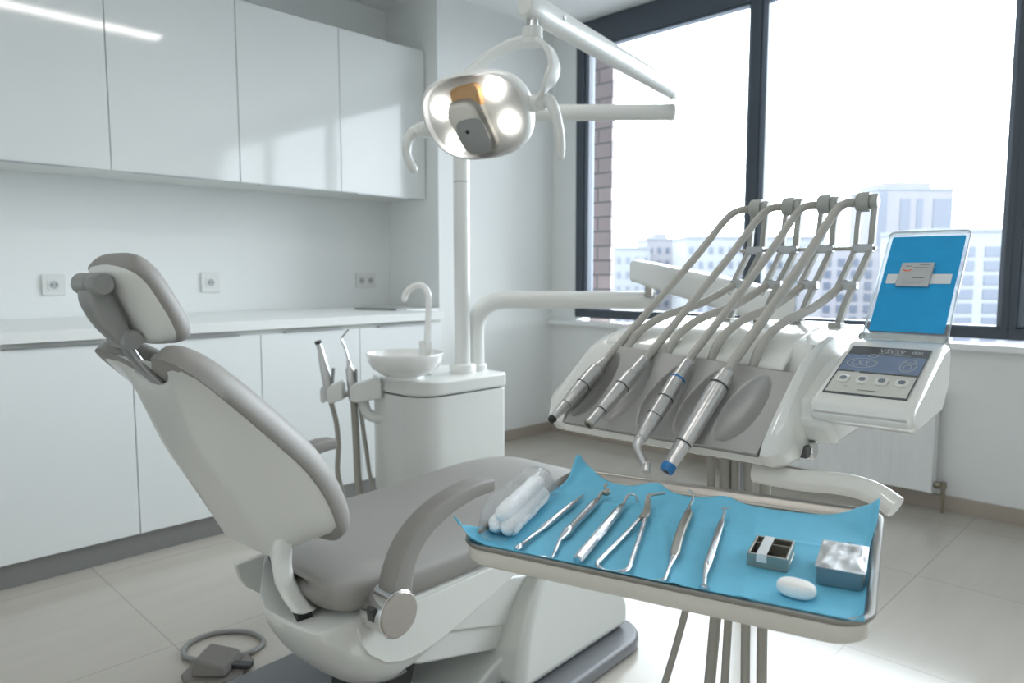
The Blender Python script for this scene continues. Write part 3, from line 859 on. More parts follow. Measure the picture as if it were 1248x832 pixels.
b = B(); loft(b, [[hp3(x, y, e) for x, y in lens(s)] for s, e in [(.95, .0085), (.90, -.02), (.75, -.048), (.45, -.058), (.1, -.060)]], False)
# reflector sits in front of the shell's front cap
bm2 = b
for v in bm2.verts: pass
obj('reflector', bm2, M['reflect'], hd_, smooth=60)
b = B()
nb = 6
for i in range(1, nb + 1):
    pass
loft(b, [[hp3(x, y, e) for x, y in lens(s)] for s, e in [(.955, .0105), (.90, .018), (.7, .028), (.4, .034), (.05, .036)]], True); obj('cover', b, M['cover'], hd_, smooth=70, label='clear curved lamp cover')
for (u_, v_) in ((-.100, .045), (-.080, -.055), (.075, .062), (.095, -.035)):
    b = B(); rod(b, hp3(u_, v_, -.03), hp3(u_, v_, .006), [(0, .012), (.3, .026), (.9, .030), (1, .026)], 24); obj('bulb', b, M['bulb'], hd_, label='glowing white lamp')
b = B()
sec = []
for s, e in ((1.0, -.02), (.95, .02), (.78, .046), (.74, .050)):
    sec.append([hp3(x * s + (-.010) + y * -.18, y * s * 1.0 - .022, e) for x, y in rrect(.104, .165, .036, 5)])
loft(b, sec); ch_ = obj('centre_housing', b, M['cream'], hd_, smooth=50)
b = B(); loft(b, [[hp3(x * s + .006 + (y) * -.18, y * s - .046, e) for x, y in rrect(.086, .098, .028, 5)] for s, e in ((1, .046), (1, .0535), (.93, .0555))]); obj('sensor_plate', b, M['greyp'], ch_)
b = B(); rod(b, hp3(-.008, -.030, .055), hp3(-.008, -.030, .057), [(0, .006), (1, .006)], 14); obj('sensor', b, M['black'], ch_)
b = B(); loft(b, [[hp3(x * s - .010, y * s + .055, e) for x, y in rrect(.096, .075, .02, 4)] for s, e in ((1, -.03), (.9, .010), (.75, .016))]); obj('amber_filter', b, M['amber'], hd_, label='amber orange panel behind the centre housing')
# handles and pivots
def handle(s):
    k_ = 1.0 if s > 0 else .70
    b = B(); rod(b, hp3(s * .155, -.004, -.035), hp3(s * .205, -.004, -.030), [(0, .022), (.6, .024), (.62, .022), (.66, .022), (.68, .024), (1, .022)], 20); pv = obj('handle_pivot', b, M['pw3'], hd_)
    P = catmull([hp3(s * .200, -.004, -.030), hp3(s * .220, -.005, -.018), hp3(s * .235, -.03 * k_, .002), hp3(s * .243, -.075 * k_, .015), hp3(s * .240, -.115 * k_, .020), hp3(s * .232, -.148 * k_, .022)], 6)
    n_ = len(P)
    b = B(); tube(b, P, [lerp(.021, .0125, min(1, i / (n_ * .6))) for i in range(n_)], 14, roundcap=True); obj('handle', b, M['pw3'], pv, smooth=70)
handle(1); handle(-1)
# yoke
ytop = HP_ + Vector((0, 0, -.145))
def CP(x, y, f): return C2((x - 624) / 884 * f, f, CZ + (334 - y) / 884 * f)
yk = catmull([hp3(-.150, .01, -.075), hp3(-.125, .075, -.105), CP(590, 83, 2.17), CP(615, 68, 2.14), CP(636, 60, 2.10), CP(652, 59, 2.07), CP(667, 68, 2.04), CP(674, 88, 2.02), CP(667, 108, 2.01), hp3(.182, 0.0, -.032)], 8)
T_, U_ = frames(yk)
b = B()
rings = []
mid = hp3(0.01, .0, -.05)
for p_, t_ in zip(yk, T_):
    u_ = (p_ - mid); u_ = (u_ - t_ * u_.dot(t_)).normalized(); s_ = t_.cross(u_)
    rings.append([p_ + s_ * a_ + u_ * c_ for a_, c_ in rrect(.044, .016, .006, 3)])
loft(b, rings); obj('yoke', b, M['pw3'], t, smooth=60)

# ================================================================== DELIVERY ARM
AB = Vector((1.951, 2.129, .775))
t = thing('delivery_arm', 'white swivel arm rising from the spittoon unit to carry the instrument table', 'arm', AB, math.degrees(AZ) - 90)
def C3(r, f, z):
    q = RF(r, f, z) - AB
    return Vector((q.dot(RT), q.dot(FH), q.z))
b = B(); lathe(b, (0, 0, 0), [(.045, 0), (.045, .022), (.041, .026), (.034, .027)]); obj('collar', b, M['pw3'], t)
e1 = C3(.560, 2.83, 1.060)
b = B(); tube(b, arc_path([(0, 0, .02), (0, 0, .283), (e1.x, e1.y, .285)], .22, 14), .0345, 22); obj('lower_arm', b, M['pw3'], t, smooth=60)
j = C3(.53, 2.80, 1.10)
b = B(); rod(b, (j.x, j.y, .30), (j.x, j.y, .36), [(0, .016), (1, .016)], 16); obj('joint_pin', b, M['steeld'], t)
s0 = C3(.475, 2.76, 1.172); s1 = C3(.60, 1.60, 1.085)
P = [s0.lerp(s1, k / 12) for k in range(13)]
b = B(); strip(b, P, .055, [.085] * 2 + [.088] * 9 + [.075] * 2, (0, 0, 1), .35); obj('spring_arm', b, M['pw3'], t, smooth=60, bevel=0)
b = B(); rod(b, P[0] + Vector((-.0, -.03, .01)), P[0] + Vector((.0, -.031, .01)), [(0, .004), (1, .004)], 8); obj('screw', b, M['greyp'], t)

# ================================================================== DELIVERY UNIT
DO, DR = (.917, .828, 0), -87.4
OFFD = (.21, .18, .88)
t = thing('instrument_table', 'white dental instrument table with silver holder panel, whip arms and keypad', 'instrument table', DO, DR, None, OFFD)
unit = t
PF = [(.006, .897), (-.006, .912), (-.004, .930), (.020, .966), (.050, 1.004), (.082, 1.036), (.13, 1.056), (.20, 1.070), (.28, 1.078), (.35, 1.075), (.395, 1.058), (.408, 1.02), (.400, .965), (.34, .928), (.22, .905), (.10, .890), (.03, .889)]
PC = list(PF); PC[1] = (.0, .908); PC[2] = (.040, .914); PC[3] = (.075, .942); PC[4] = (.105, .985); PC[5] = (.112, 1.018)
def profring(P, u, inset=0.0, sk=0.0):
    cy = sum(p[0] for p in P) / len(P); cz = sum(p[1] for p in P) / len(P)
    out = []
    for v, z in P:
        dy, dz = v - cy, z - cz
        L_ = math.hypot(dy / .2, dz / .09)
        k = inset / max(.03, math.hypot(dy, dz))
        v2 = v - math.copysign(min(abs(dy), inset * 1.3 * min(1, abs(dy) / .1)), dy); z2 = z - math.copysign(min(abs(dz), inset * min(1, abs(dz) / .05)), dz)
        f = max(0, min(1.15, (z - .915) / .118))
        out.append((u + sk * f, v2, z2))
    return out
stn = [(PF, -.002, .030, .02), (PF, .002, .016, .02), (PF, .012, .005, .022), (PF, .026, .0, .03), (PF, .046, 0, .040), (PC, .050, 0, .040), (PC, .16, 0, .034), (PC, .28, 0, .026), (PC, .384, 0, .020), (PF, .388, 0, .020), (PF, .398, .0, .012), (PF, .410, .005, .006), (PF, .418, .016, 0), (PF, .421, .030, 0)]
b = B(); loft(b, [profring(P, u, i, sk) for P, u, i, sk in stn]); obj('body', b, M['pw'], t, smooth=35, bevel=.004, bseg=2)
# hood: slightly raised cover behind the panel
HP = [(.090, 1.030), (.093, 1.038), (.112, 1.050), (.13, 1.0575), (.16, 1.0655), (.20, 1.073), (.28, 1.081), (.35, 1.078), (.385, 1.066), (.385, 1.05), (.28, 1.06), (.2, 1.055), (.12, 1.04)]
b = B(); loft(b, [[(u + .02, v, z - max(0, .135 - v) / .045 * (.017 * (u - .09) / .30 - .003)) for v, z in HP] for u in (.045, .360)]); obj('hood', b, M['pw'], t, smooth=35, bevel=.003)
# holder panel with five scallops
NU, NW = 150, 50
cent = [.075, .139, .207, .272, .336]
b = B(); gv = {}
pb0, pb1 = Vector((0, -.006, .914)), Vector((0, .082, 1.034))
pn = Vector((0, -(pb1 - pb0).z, (pb1 - pb0).y)).normalized()
for i in range(NU + 1):
    for k in range(NW + 1):
        w = k / NW
        ul, ur = lerp(.050, .090, w), lerp(.384, .404, w)
        u = lerp(ul, ur, i / NU)
        dpt = 0
        for c in cent:
            du = u - (c + lerp(-.014, .026, w))
            dw = (w - .50)
            rx = .0235 if du < 0 else .0295
            wide = 1.0 - .25 * dw
            r2 = (du / (rx * wide)) ** 2 + (dw / .42) ** 2
            if r2 < 1:
                g = (1 - r2) ** .72
                dpt = max(dpt, .019 * g)
        q = pb0.lerp(pb1 + Vector((0, 0, .005 - .021 * i / NU)), w) - pn * dpt; q.x = u
        q += Vector((0, -.004 * math.sin(PI * w), 0))
        gv[(i, k)] = b.verts.new(q)
for i in range(NU):
    for k in range(NW):
        b.faces.new((gv[(i, k)], gv[(i + 1, k)], gv[(i + 1, k + 1)], gv[(i, k + 1)]))
edge = [gv[(i, 0)] for i in range(NU + 1)] + [gv[(NU, k)] for k in range(1, NW + 1)] + [gv[(i, NW)] for i in range(NU - 1, -1, -1)] + [gv[(0, k)] for k in range(NW - 1, 0, -1)]
back = [b.verts.new(v.co - pn * .024) for v in edge]
for i in range(len(edge)):
    jx = (i + 1) % len(edge)
    b.faces.new((edge[i], edge[jx], back[jx], back[i]))
obj('holder_panel', b, M['panel'], t, smooth=50, label='silver holder panel with five scalloped rests')
# whip arms
wu = [.222, .283, .345, .408]
for i, u in enumerate(wu):
    bz = [(.262, 1.070, -.022), (.285, 1.11, -.018), (.305, 1.141, -.012), (.325, 1.170, -.006), (.345, 1.203, 0), (.352, 1.235, 0), (.358, 1.262, 0), (.360, 1.283, 0)]
    P = [Vector((u + du, v, z)) for v, z, du in bz]
    P = catmull(P, 4)
    b = B()
    strip(b, [p + Vector((.011, 0, 0)) for p in P], .014, .0095, (1, 0, 0), .3)
    strip(b, [p + Vector((-.013, 0, 0)) for p in P if p.z > 1.12], .013, .0075, (1, 0, 0), .3)
    wa = obj('whip_arm', b, M['whip'], t, smooth=50)
    b = B(); rod(b, (u + .016, .36, 1.281), (u - .018, .36, 1.281), [(0, .011), (.06, .013), (.30, .013), (.31, .0115), (.36, .0115), (.37, .0165), (.93, .0165), (1, .014)], 24); obj('whip_head', b, M['whip'], wa)
    b = B(); box(b, (u - .016, .336, 1.196), (u + .016, .350, 1.210)); obj('bar_clamp', b, M['alu'], wa, bevel=.002)
    b = B(); box(b, (u - .027, .298, 1.134), (u + .005, .312, 1.149)); obj('hose_clamp', b, M['alu'], wa, bevel=.002)
    b = B(); box(b, (u - .022, .250, 1.068), (u - .002, .276, 1.083)); obj('whip_foot', b, M['whip'], wa, bevel=.003)
b = B(); tube(b, [(wu[0] - .03, .345, 1.203), (wu[3] + .02, .345, 1.203)], .0032, 10); obj('cross_bar', b, M['steeld'], t)
# control box
cb = [(.036, .968), (.034, .985), (.044, .994), (.195, 1.058), (.222, 1.062), (.236, 1.05), (.236, 1.0), (.20, .965), (.06, .957)]
b = B(); loft(b, [[(u, v, z) for v, z in cb] for u in (.436, .565)]); cbx = obj('control_box', b, M['pw'], t, bevel=.012, bseg=4)
b = B(); loft(b, [[(u, v, z) for v, z in [(.05, .955), (.06, .985), (.15, 1.03), (.23, 1.04), (.25, .99), (.2, .925), (.09, .92)]] for u in (.40, .46)]); obj('box_neck', b, M['pw'], t, bevel=.01)
sn = Vector((0, -.064, .151)).normalized(); sd = Vector((0, .151, .064)).normalized()
def face(u, w, h=0.0):     # u along width, w up the sloping face 0..1
    q = Vector((u, .044, .994)).lerp(Vector((u, .195, 1.058)), w); return q + sn * h
def patch(nm, u0, u1, w0, w1, h0, h1, m, par, bev=.0):
    b = B()
    loft(b, [[face(u0, w0, h), face(u1, w0, h), face(u1, w1, h), face(u0, w1, h)] for h in (h0, h1)])
    return obj(nm, b, m, par, bevel=bev)
kp = patch('keypad', .449, .550, .10, .90, .0, .0016, M['keypad'], cbx, .0006)
FR = .0016
b = B()
for (u0, u1, w0, w1) in ((.4475, .5515, .085, .10), (.4475, .5515, .90, .912), (.4475, .449, .10, .90), (.550, .5515, .10, .90)):
    loft(b, [[face(u0, w0, h), face(u1, w0, h), face(u1, w1, h), face(u0, w1, h)] for h in (0, .002)])
obj('keypad_border', b, M['screen1'], cbx)
patch('display_header', .449, .550, .76, .90, .0016, .0022, M['screen1'], cbx)
patch('display', .449, .550, .46, .76, .0016, .0022, M['screen2'], cbx)
b = B()
for (u0, u1, w0, w1) in ((.449, .471, .448, .462), (.478, .550, .440, .460), (.449, .468, .755, .772)):
    loft(b, [[face(u0, w0, h), face(u1, w0, h), face(u1, w1, h), face(u0, w1, h)] for h in (.002, .0026)])
obj('display_line', b, M['screen1'], cbx)
def stroke(b, pts, wd, h=.0024):
    for (a, c) in zip(pts[:-1], pts[1:]):
        A, Bq = face(a[0], a[1], h), face(c[0], c[1], h)
        d = (Bq - A); L_ = d.length
        if L_ < 1e-6: continue
        d.normalize(); s = sn.cross(d) * wd
        vs = [b.verts.new(q) for q in (A - s, Bq - s, Bq + s, A + s)]
        b.faces.new(vs)
b = B()
for k in range(5):      # header lettering strokes
    u = .490 + k * .0065
    stroke(b, [(u - .002, .875), (u + .001, .815), (u + .004, .875)] if k % 2 == 0 else [(u - .001, .872), (u + .003, .872), (u, .845), (u + .004, .82), (u - .002, .818)], .0007)
stroke(b, [(.488, .80), (.520, .80)], .0005)
for k in range(3): stroke(b, [(.530 + k * .0045, .86), (.533 + k * .0045, .86), (.533 + k * .0045, .825), (.530 + k * .0045, .825), (.530 + k * .0045, .86)], .0006)
stroke(b, [(.488, .775), (.530, .775)], .0006)
def ring_stroke(cu, cw, ru, rw, n=14, a0=0, a1=360):
    stroke(b, [(cu + ru * math.cos(math.radians(a0 + (a1 - a0) * k / n)), cw + rw * math.sin(math.radians(a0 + (a1 - a0) * k / n))) for k in range(n + 1)], .0005)
ring_stroke(.466, .60, .005, .05); ring_stroke(.476, .61, .004, .045); ring_stroke(.486, .60, .006, .05); ring_stroke(.474, .605, .020, .085)
ring_stroke(.533, .61, .010, .11); ring_stroke(.533, .575, .005, .05); stroke(b, [(.524, .64), (.542, .64)], .0006); stroke(b, [(.524, .665), (.541, .665)], .0006)
ring_stroke(.483, .74, .006, .03)
obj('display_marks', b, M['inkw'], cbx, flat=True)
for k in range(4):
    u = .463 + .0245 * k
    b = B(); loft(b, [[face(u + x * s, .315 + y * s / .164, h) for x, y in rrect(.0165, .0195, .006, 4)] for s, h in ((1, .0016), (1, .0032), (.9, .0038))]); bt = obj('button', b, M['button'], cbx)
    b = B(); loft(b, [[face(u + x, .32 + y / .164, h) for x, y in rrect(.0085, .0095, .0035, 4)] for h in (.0036, .0042)]); obj('button_symbol', b, M['btngrey'], bt)
b = B(); stroke(b, [(.489, .155), (.512, .155)], .0009); stroke(b, [(.47, .20), (.474, .20)], .0005); obj('keypad_print', b, M['ink'], cbx, flat=True)
# lower handle, latch
hpth = catmull([(.36, .05, .872), (.42, .045, .874), (.47, .04, .881), (.505, .036, .882), (.530, .032, .878), (.552, .028, .868)], 6)
b = B(); strip(b, hpth, [.030] * len(hpth), [.030] * len(hpth), (0, 0, 1), .48); obj('grip_handle', b, M['pw'], t, smooth=60, label='white tubular grip below the table')
b = B(); box(b, (.416, .068, .900), (.426, .082, .918)); lt = obj('latch', b, M['under'], t, bevel=.002)
b = B(); rod(b, (.419, .090, .909), (.430, .090, .909), [(0, .013), (.8, .013), (1, .011)], 20); obj('latch_knob', b, M['chrome'], lt)
# tray bracket and arm joint
b = B(); tube(b, arc_path([(.30, .13, .90), (.30, .13, .79), (.25, -.10, .79), (.24, -.14, .862)], .04), .010, 14); obj('tray_arm', b, M['alu'], t)
b = B(); rod(b, (.26, .37, .93), (.26, .37, 1.055), [(0, .035), (1, .035)], 20); obj('swivel_mount', b, M['pw'], t)
# supply hoses
for k, (u, v, r) in enumerate(((.262, .10, .0062), (.283, .11, .0095), (.300, .11, .0068), (.322, .11, .0075), (.345, .12, .0085))):
    e = [(-.16, -.02), (-.05, 0), (-.03, .02), (.0, .03), (.0, .03)][k]
    b = B(); tube(b, catmull([(u, v, .91), (u + .002, v, .80), (u + e[0] * .25, v + .01, .60), (u + e[0] * .6, v + .02, .40), (u + e[0], v + .03, .20), (u + e[0] - .03, v + .08, .05), (u + e[0] - .10, v + .20, .012), (u + e[0] - .3, v + .42, .012)], 6), r, 10); obj('supply_hose', b, M['hose2'], t)

# ------------------------------------------------------------------ handpieces on the unit
hl = ['silver handpiece with slanted black tip, leftmost on the instrument table',
      'silver handpiece with flat open end, second from the left on the instrument table',
      'silver handpiece with blue ring and bent head, third from the left on the instrument table',
      'large silver handpiece with blue nozzle, rightmost on the instrument table']
hp_def = [((.089, .058, 1.016), (.067, -.062, .926)), ((.166, .058, 1.022), (.142, -.062, .930)),
          ((.243, .060, 1.025), (.229, -.056, .918)), ((.312, .052, 1.017), (.277, -.062, .882))]
hose_z = 0
for k in range(4):
    c, tip = Vector(hp_def[k][0]), Vector(hp_def[k][1])
    t = thing('dental_handpiece', hl[k], 'handpiece', DO, DR, 'handpieces on the instrument table', tuple(c))
    ax_ = (tip - c).normalized(); L_ = (tip - c).length
    if k == 0:
        prof = [(0, .0062), (.10, .0092), (.14, .0098), (.16, .0118), (.165, .0128), (.42, .0125), (.425, .0118), (.44, .0118), (.445, .0122), (.60, .0112), (.72, .0085), (.73, .0082), (.74, .0085), (.97, .0065), (.972, .0055)]
    elif k == 1:
        prof = [(0, .0080), (.02, .0098), (.22, .0098), (.24, .0112), (.25, .0125), (.42, .0125), (.425, .0116), (.44, .0116), (.445, .0125), (.70, .0104), (.78, .0092), (.785, .0084), (.80, .0084), (.805, .0094), (.95, .0088), (1, .0092)]
    elif k == 2:
        prof = [(0, .0080), (.03, .0098), (.20, .0104), (.22, .0125), (.48, .0122), (.485, .0116), (.50, .0116), (.505, .0124), (.70, .0122), (.705, .0118), (.72, .0122), (.97, .0095), (.975, .0085), (1, .0085)]
    else:
        prof = [(0, .0100), (.02, .0118), (.08, .0120), (.085, .0138), (.14, .0142), (.145, .0132), (.16, .0132), (.165, .0145), (.30, .0148), (.60, .0140), (.72, .0120), (.725, .0112), (.735, .0112), (.74, .0118), (.94, .0098), (.945, .0085)]
    b = B(); rod(b, c, tip, prof, 28); bd = obj('body', b, M['hand'], t, smooth=20)
    for tm in ((.43, .735), (.43, .79), (.49, .71), (.15, .73))[k]:
        rr0 = max(r_ for t_, r_ in prof if abs(t_ - tm) < .035) + .0002
        b = B(); rod(b, c.lerp(tip, tm - .004), c.lerp(tip, tm + .004), [(0, rr0), (1, rr0)], 28); obj('seam', b, M['seam'], bd)
    if k == 0:
        b = B(); rod(b, c + ax_ * L_ * .955, tip + ax_ * .001, [(0, .0069), (.3, .0071), (1, .0058)], 20); obj('tip', b, M['black'], t, label='black tip')
    if k == 1:
        b = B(); rod(b, tip - ax_ * .001, tip + ax_ * .002, [(0, .0096), (.6, .0096), (1, .0086)], 20); obj('tip', b, M['steeld'], t)
        b = B(); rod(b, tip + ax_ * .0018, tip + ax_ * .0024, [(0, .005), (1, .005)], 14); obj('nozzle', b, M['under'], t)
    if k == 2:
        b = B(); rod(b, c + ax_ * L_ * .235, c + ax_ * L_ * .255, [(0, .0128), (1, .0128)], 28); obj('blue_ring', b, M['blueband'], t, label='blue ring')
        n1 = tip + ax_ * .010
        n2 = n1 + Vector((.018, -.002, -.030))
        b = B(); tube(b, [tip - ax_ * .002, tip + ax_ * .004, n1 - ax_ * .002, n1 + Vector((.003, 0, -.006)), n2], [.0082, .0076, .0070, .0058, .0050], 18); obj('neck', b, M['hand'], t, smooth=40)
        b = B(); rod(b, n2 + Vector((-.002, .0045, .006)), n2 + Vector((.004, -.0055, -.005)), [(0, .0055), (.1, .0072), (.85, .0074), (1, .0058)], 20); obj('head', b, M['hand'], t)
    if k == 3:
        b = B(); rod(b, c + ax_ * L_ * .935, tip + ax_ * .001, [(0, .0100), (.2, .0106), (.7, .0106), (1, .0096)], 24); obj('blue_nozzle', b, M['blueband'], t, label='blue nozzle')
        b = B(); rod(b, tip + ax_ * .0008, tip + ax_ * .0016, [(0, .0048), (1, .0048)], 16); obj('nozzle_hole', b, M['black'], t)
    u = wu[k]
    # upper hose from the handpiece up to the whip head
    hd_p = Vector((u - .018, .36, 1.281))
    P = catmull([c - ax_ * -.004, c - ax_ * .02, c.lerp(hd_p, .30) + Vector((-.004, 0, .004)), c.lerp(hd_p, .62) + Vector((-.006, 0, .012)), c.lerp(hd_p, .84) + Vector((-.008, -.004, .020)), c.lerp(hd_p, .95) + Vector((-.010, -.004, .010)), hd_p], 8)
    b = B(); tube(b, P, .0066 if k < 3 else .0076, 12); obj('hose', b, M['hose'], t, smooth=80)
    # lower hose loops from the whip clamp back into the table
    e = Vector((c.x + .030, .100, 1.047))
    q0 = Vector((u - .020, .304, 1.141))
    e2 = e + Vector((-.010, -.010, -.030))
    P = catmull([q0 + Vector((.006, .002, .003)), q0, q0.lerp(e, .35) + Vector((0, 0, .000)), q0.lerp(e, .75) + Vector((-.002, 0, .014)), e + Vector((-.001, 0, .006)), e2], 8)
    b = B(); tube(b, P, .0068, 12); obj('return_hose', b, M['hose'], t, smooth=80)

# ------------------------------------------------------------------ acrylic card holder
pA, pB = Vector((.440, .243, 1.058)), Vector((.557, .243, 1.058))
lean = Vector((.004, .115, .170)); 
PW = (pB - pA); n_p = PW.cross(lean).normalized()
if n_p.y > 0: n_p = -n_p
t = thing('acrylic_card_holder', 'clear acrylic holder with blue card, leaning behind the keypad', 'card holder', DO, DR, None, tuple(pA))
ud, vd = PW.normalized(), lean.normalized()
LW, LH = PW.length, lean.length
def pl(a, c, h=0): return pA + ud * a + vd * c + n_p * h
b = B(); loft(b, [[pl(x, y, h) for x, y in rrect(LW, LH, .010, 5, LW / 2, LH / 2)] for h in (-.002, .002)]); pt = obj('plate', b, M['acryl'], t, flat=True)
b = B(); rr = rrect(LW, LH, .010, 5, LW / 2, LH / 2); rr2 = rrect(LW - .004, LH - .004, .008, 5, LW / 2, LH / 2)
for k in range(len(rr)):
    k2 = (k + 1) % len(rr)
    for h0 in (-.0024, .0024):
        b.faces.new([b.verts.new(pl(*q, h0)) for q in (rr[k], rr[k2], rr2[k2], rr2[k])])
    b.faces.new([b.verts.new(q) for q in (pl(*rr[k], -.0024), pl(*rr[k2], -.0024), pl(*rr[k2], .0024), pl(*rr[k], .0024))])
obj('plate_edge', b, M['acryledge'], t, flat=True)
b = B(); loft(b, [[pl(x, y, h) for x, y in rrect(LW + .004, .012, .004, 4, LW / 2, .002)] for h in (-.008, .010)]); obj('plate_foot', b, M['acryl'], t, flat=True)
b = B(); loft(b, [[pl(x, y, h) for x, y in rrect(LW - .014, LH - .028, .003, 3, LW / 2 + .001, LH / 2 + .002)] for h in (.0026, .0034)])
cd = obj('blue_card', b, M['bluecard'], t, label='blue textured card')
b = B(); loft(b, [[pl(x, y, h) for x, y in rrect(.090, .018, .001, 2, LW / 2 + .001, LH * .545)] for h in (.0035, .0042)]); obj('paper_strip', b, M['paperw'], t, bevel=0)
OFFS = tuple(pl(LW / 2, LH * .5, .006))
t = thing('foil_sachet', 'small square silver sachet with orange mark taped on the blue card', 'sachet', DO, DR, None, OFFS)
cs = (LW / 2 - .004, LH * .575)
b = B(); loft(b, [[pl(cs[0] + x * s + y * .05, cs[1] + y * s, h) for x, y in rrect(.046, .044, .0015, 3)] for s, h in ((1, .0045), (1.0, .0075), (.96, .0085))]); obj('packet', b, M['sachet'], t)
def pst(b, pts, w, h=.0089):
    for (a, c) in zip(pts[:-1], pts[1:]):
        A, Bq = pl(*a, h), pl(*c, h); d = (Bq - A).normalized(); s = n_p.cross(d) * w
        b.faces.new([b.verts.new(q) for q in (A - s, Bq - s, Bq + s, A + s)])
b = B(); pst(b, [(cs[0] - .012 + .0055 * math.cos(math.radians(a)), cs[1] + .009 + .0035 * math.sin(math.radians(a))) for a in range(190, 351, 16)], .0009); obj('orange_mark', b, M['orange'], t, flat=True)
b = B()
pst(b, [(cs[0] - .015, cs[1] + .0145), (cs[0] - .006, cs[1] + .0145)], .0006); pst(b, [(cs[0] + .004, cs[1] + .0165), (cs[0] + .018, cs[1] + .0165)], .0005)
pst(b, [(cs[0] - .002, cs[1] - .007), (cs[0] + .014, cs[1] - .007)], .0010); pst(b, [(cs[0] - .014, cs[1] - .016), (cs[0] + .012, cs[1] - .016)], .0004); pst(b, [(cs[0] - .004, cs[1] + .012), (cs[0] + .017, cs[1] + .012)], .0004)
obj('print', b, M['ink'], t, flat=True)

# ================================================================== TRAY
TO, TR = RF(.187, .772), -73.8
TW, TD = .388, .318
t = thing('instrument_tray', 'metal rimmed tray covered with blue paper in the foreground', 'tray', TO, TR, None, (0, 0, .855))
def ring(w, d, r, z): return [(x, y, z) for x, y in rrect(w, d, r, 8)]
b = B(); loft(b, [ring(TW - .04, TD - .04, .022, .8600), ring(TW - .016, TD - .016, .026, .8615), ring(TW - .006, TD - .006, .028, .8660), ring(TW - .003, TD - .003, .030, .8800), ring(TW - .008, TD - .008, .028, .8808), ring(TW - .026, TD - .026, .022, .8735)]); obj('tray_base', b, M['cream'], t, smooth=50, label='cream underside of the tray')
b = B(); vr_ = loft(b, [ring(TW - .05, TD - .05, .02, .8740), ring(TW - .022, TD - .022, .024, .8742), ring(TW - .014, TD - .014, .028, .8835), ring(TW - .007, TD - .007, .030, .8860), ring(TW + .001, TD + .001, .032, .8858), ring(TW + .002, TD + .002, .032, .8835), ring(TW - .001, TD - .001, .030, .8812)], False); b.faces.new(vr_[0]); obj('tray_rim', b, M['traym'], t, smooth=60, label='steel pan and rim of the tray')
# paper
def paper_z(x, y):
    z = .8755
    def bump(d, s): return math.exp(-(d / s) ** 2)
    for cx, cy, h, s in ((-.190, .160, .016, .036), (.188, .150, .018, .034), (-.076, .140, .009, .022), (.013, .146, .007, .024)):
        z += h * bump(math.hypot(x - cx, y - cy), s)
    kx = max(0, (abs(x) - .178) / .012)
    z += .009 * min(1.3, kx) ** 1.5
    if y < -.146:
        z += .0115 * min(1.0, (-.146 - y) / .010)
    if x < -.16 and y < -.12: z += .010 * min(1, (-.16 - x) / .03) * min(1, (-.12 - y) / .03)
    z += .0012 * bump(x + .02 + .35 * y, .004) + .001 * bump(x - .075 + .12 * y, .004) + .001 * bump(y - .03, .004)
    z += .0004 * math.sin(x * 55) * math.sin(y * 48 + 1)
    return z
b = B(); NX, NY = 130, 110; g = {}
for i in range(NX + 1):
    for k in range(NY + 1):
        a, c = i / NX, k / NY
        yl, yh = -.157 + .001 * math.sin(a * 9), .138 + .004 * math.sin(a * 7 + .5)
        # peaks that overhang at two corners
        yh += .026 * math.exp(-(a / .10) ** 2) + .014 * math.exp(-((a - 1) / .07) ** 2) + .006 * math.exp(-((a - .32) / .03) ** 2) + .005 * math.exp(-((a - .56) / .035) ** 2)
        xl = -.186 - .012 * math.exp(-(c / .15) ** 2) - .008 * math.exp(-((c - 1) / .12) ** 2)
        xh = .187 + .003 * math.sin(c * 8)
        x = lerp(xl, xh, a); y = lerp(yl, yh, c)
        g[(i, k)] = b.verts.new((x, y, paper_z(x, y)))
for i in range(NX):
    for k in range(NY): b.faces.new((g[(i, k)], g[(i + 1, k)], g[(i + 1, k + 1)], g[(i, k + 1)]))
o = obj('tray_paper', b, M['bluepaper'], None, smooth=80)
o.location = TO; o.rotation_euler = (0, 0, math.radians(TR))
sm = o.modifiers.new('solid', 'SOLIDIFY'); sm.thickness = .0005; sm.offset = 1
tag(o, 'blue crepe paper sheet lining the metal tray, corners raised', 'tray paper')

PZ = .8768
def tt(name, label, cat, at, group=None):
    return thing(name, label, cat, TO, TR, group, (at[0], at[1], PZ))
def P3(pts, z): return [Vector((x, y, PZ + (zz if isinstance(z, list) else z))) for (x, y), zz in zip(pts, z if isinstance(z, list) else [z] * len(pts))]
IG = 'steel instruments on the tray'
# 1 plain rod
t = tt('dental_probe', 'slim straight steel rod instrument, leftmost on the tray beside the cotton rolls', 'dental instrument', (-.138, -.04), IG)
A, Bp = Vector((-.133, -.139, PZ + .0035)), Vector((-.143, .064, PZ + .004))
b = B(); rod(b, A, Bp, [(0, .0022), (.02, .0034), (.05, .0034), (.06, .0024), (.30, .0024), (.36, .0036), (.38, .0038), (.80, .0036), (.84, .0026), (.97, .0016), (1, .0008)], 16); obj('handle', b, M['steel'], t)
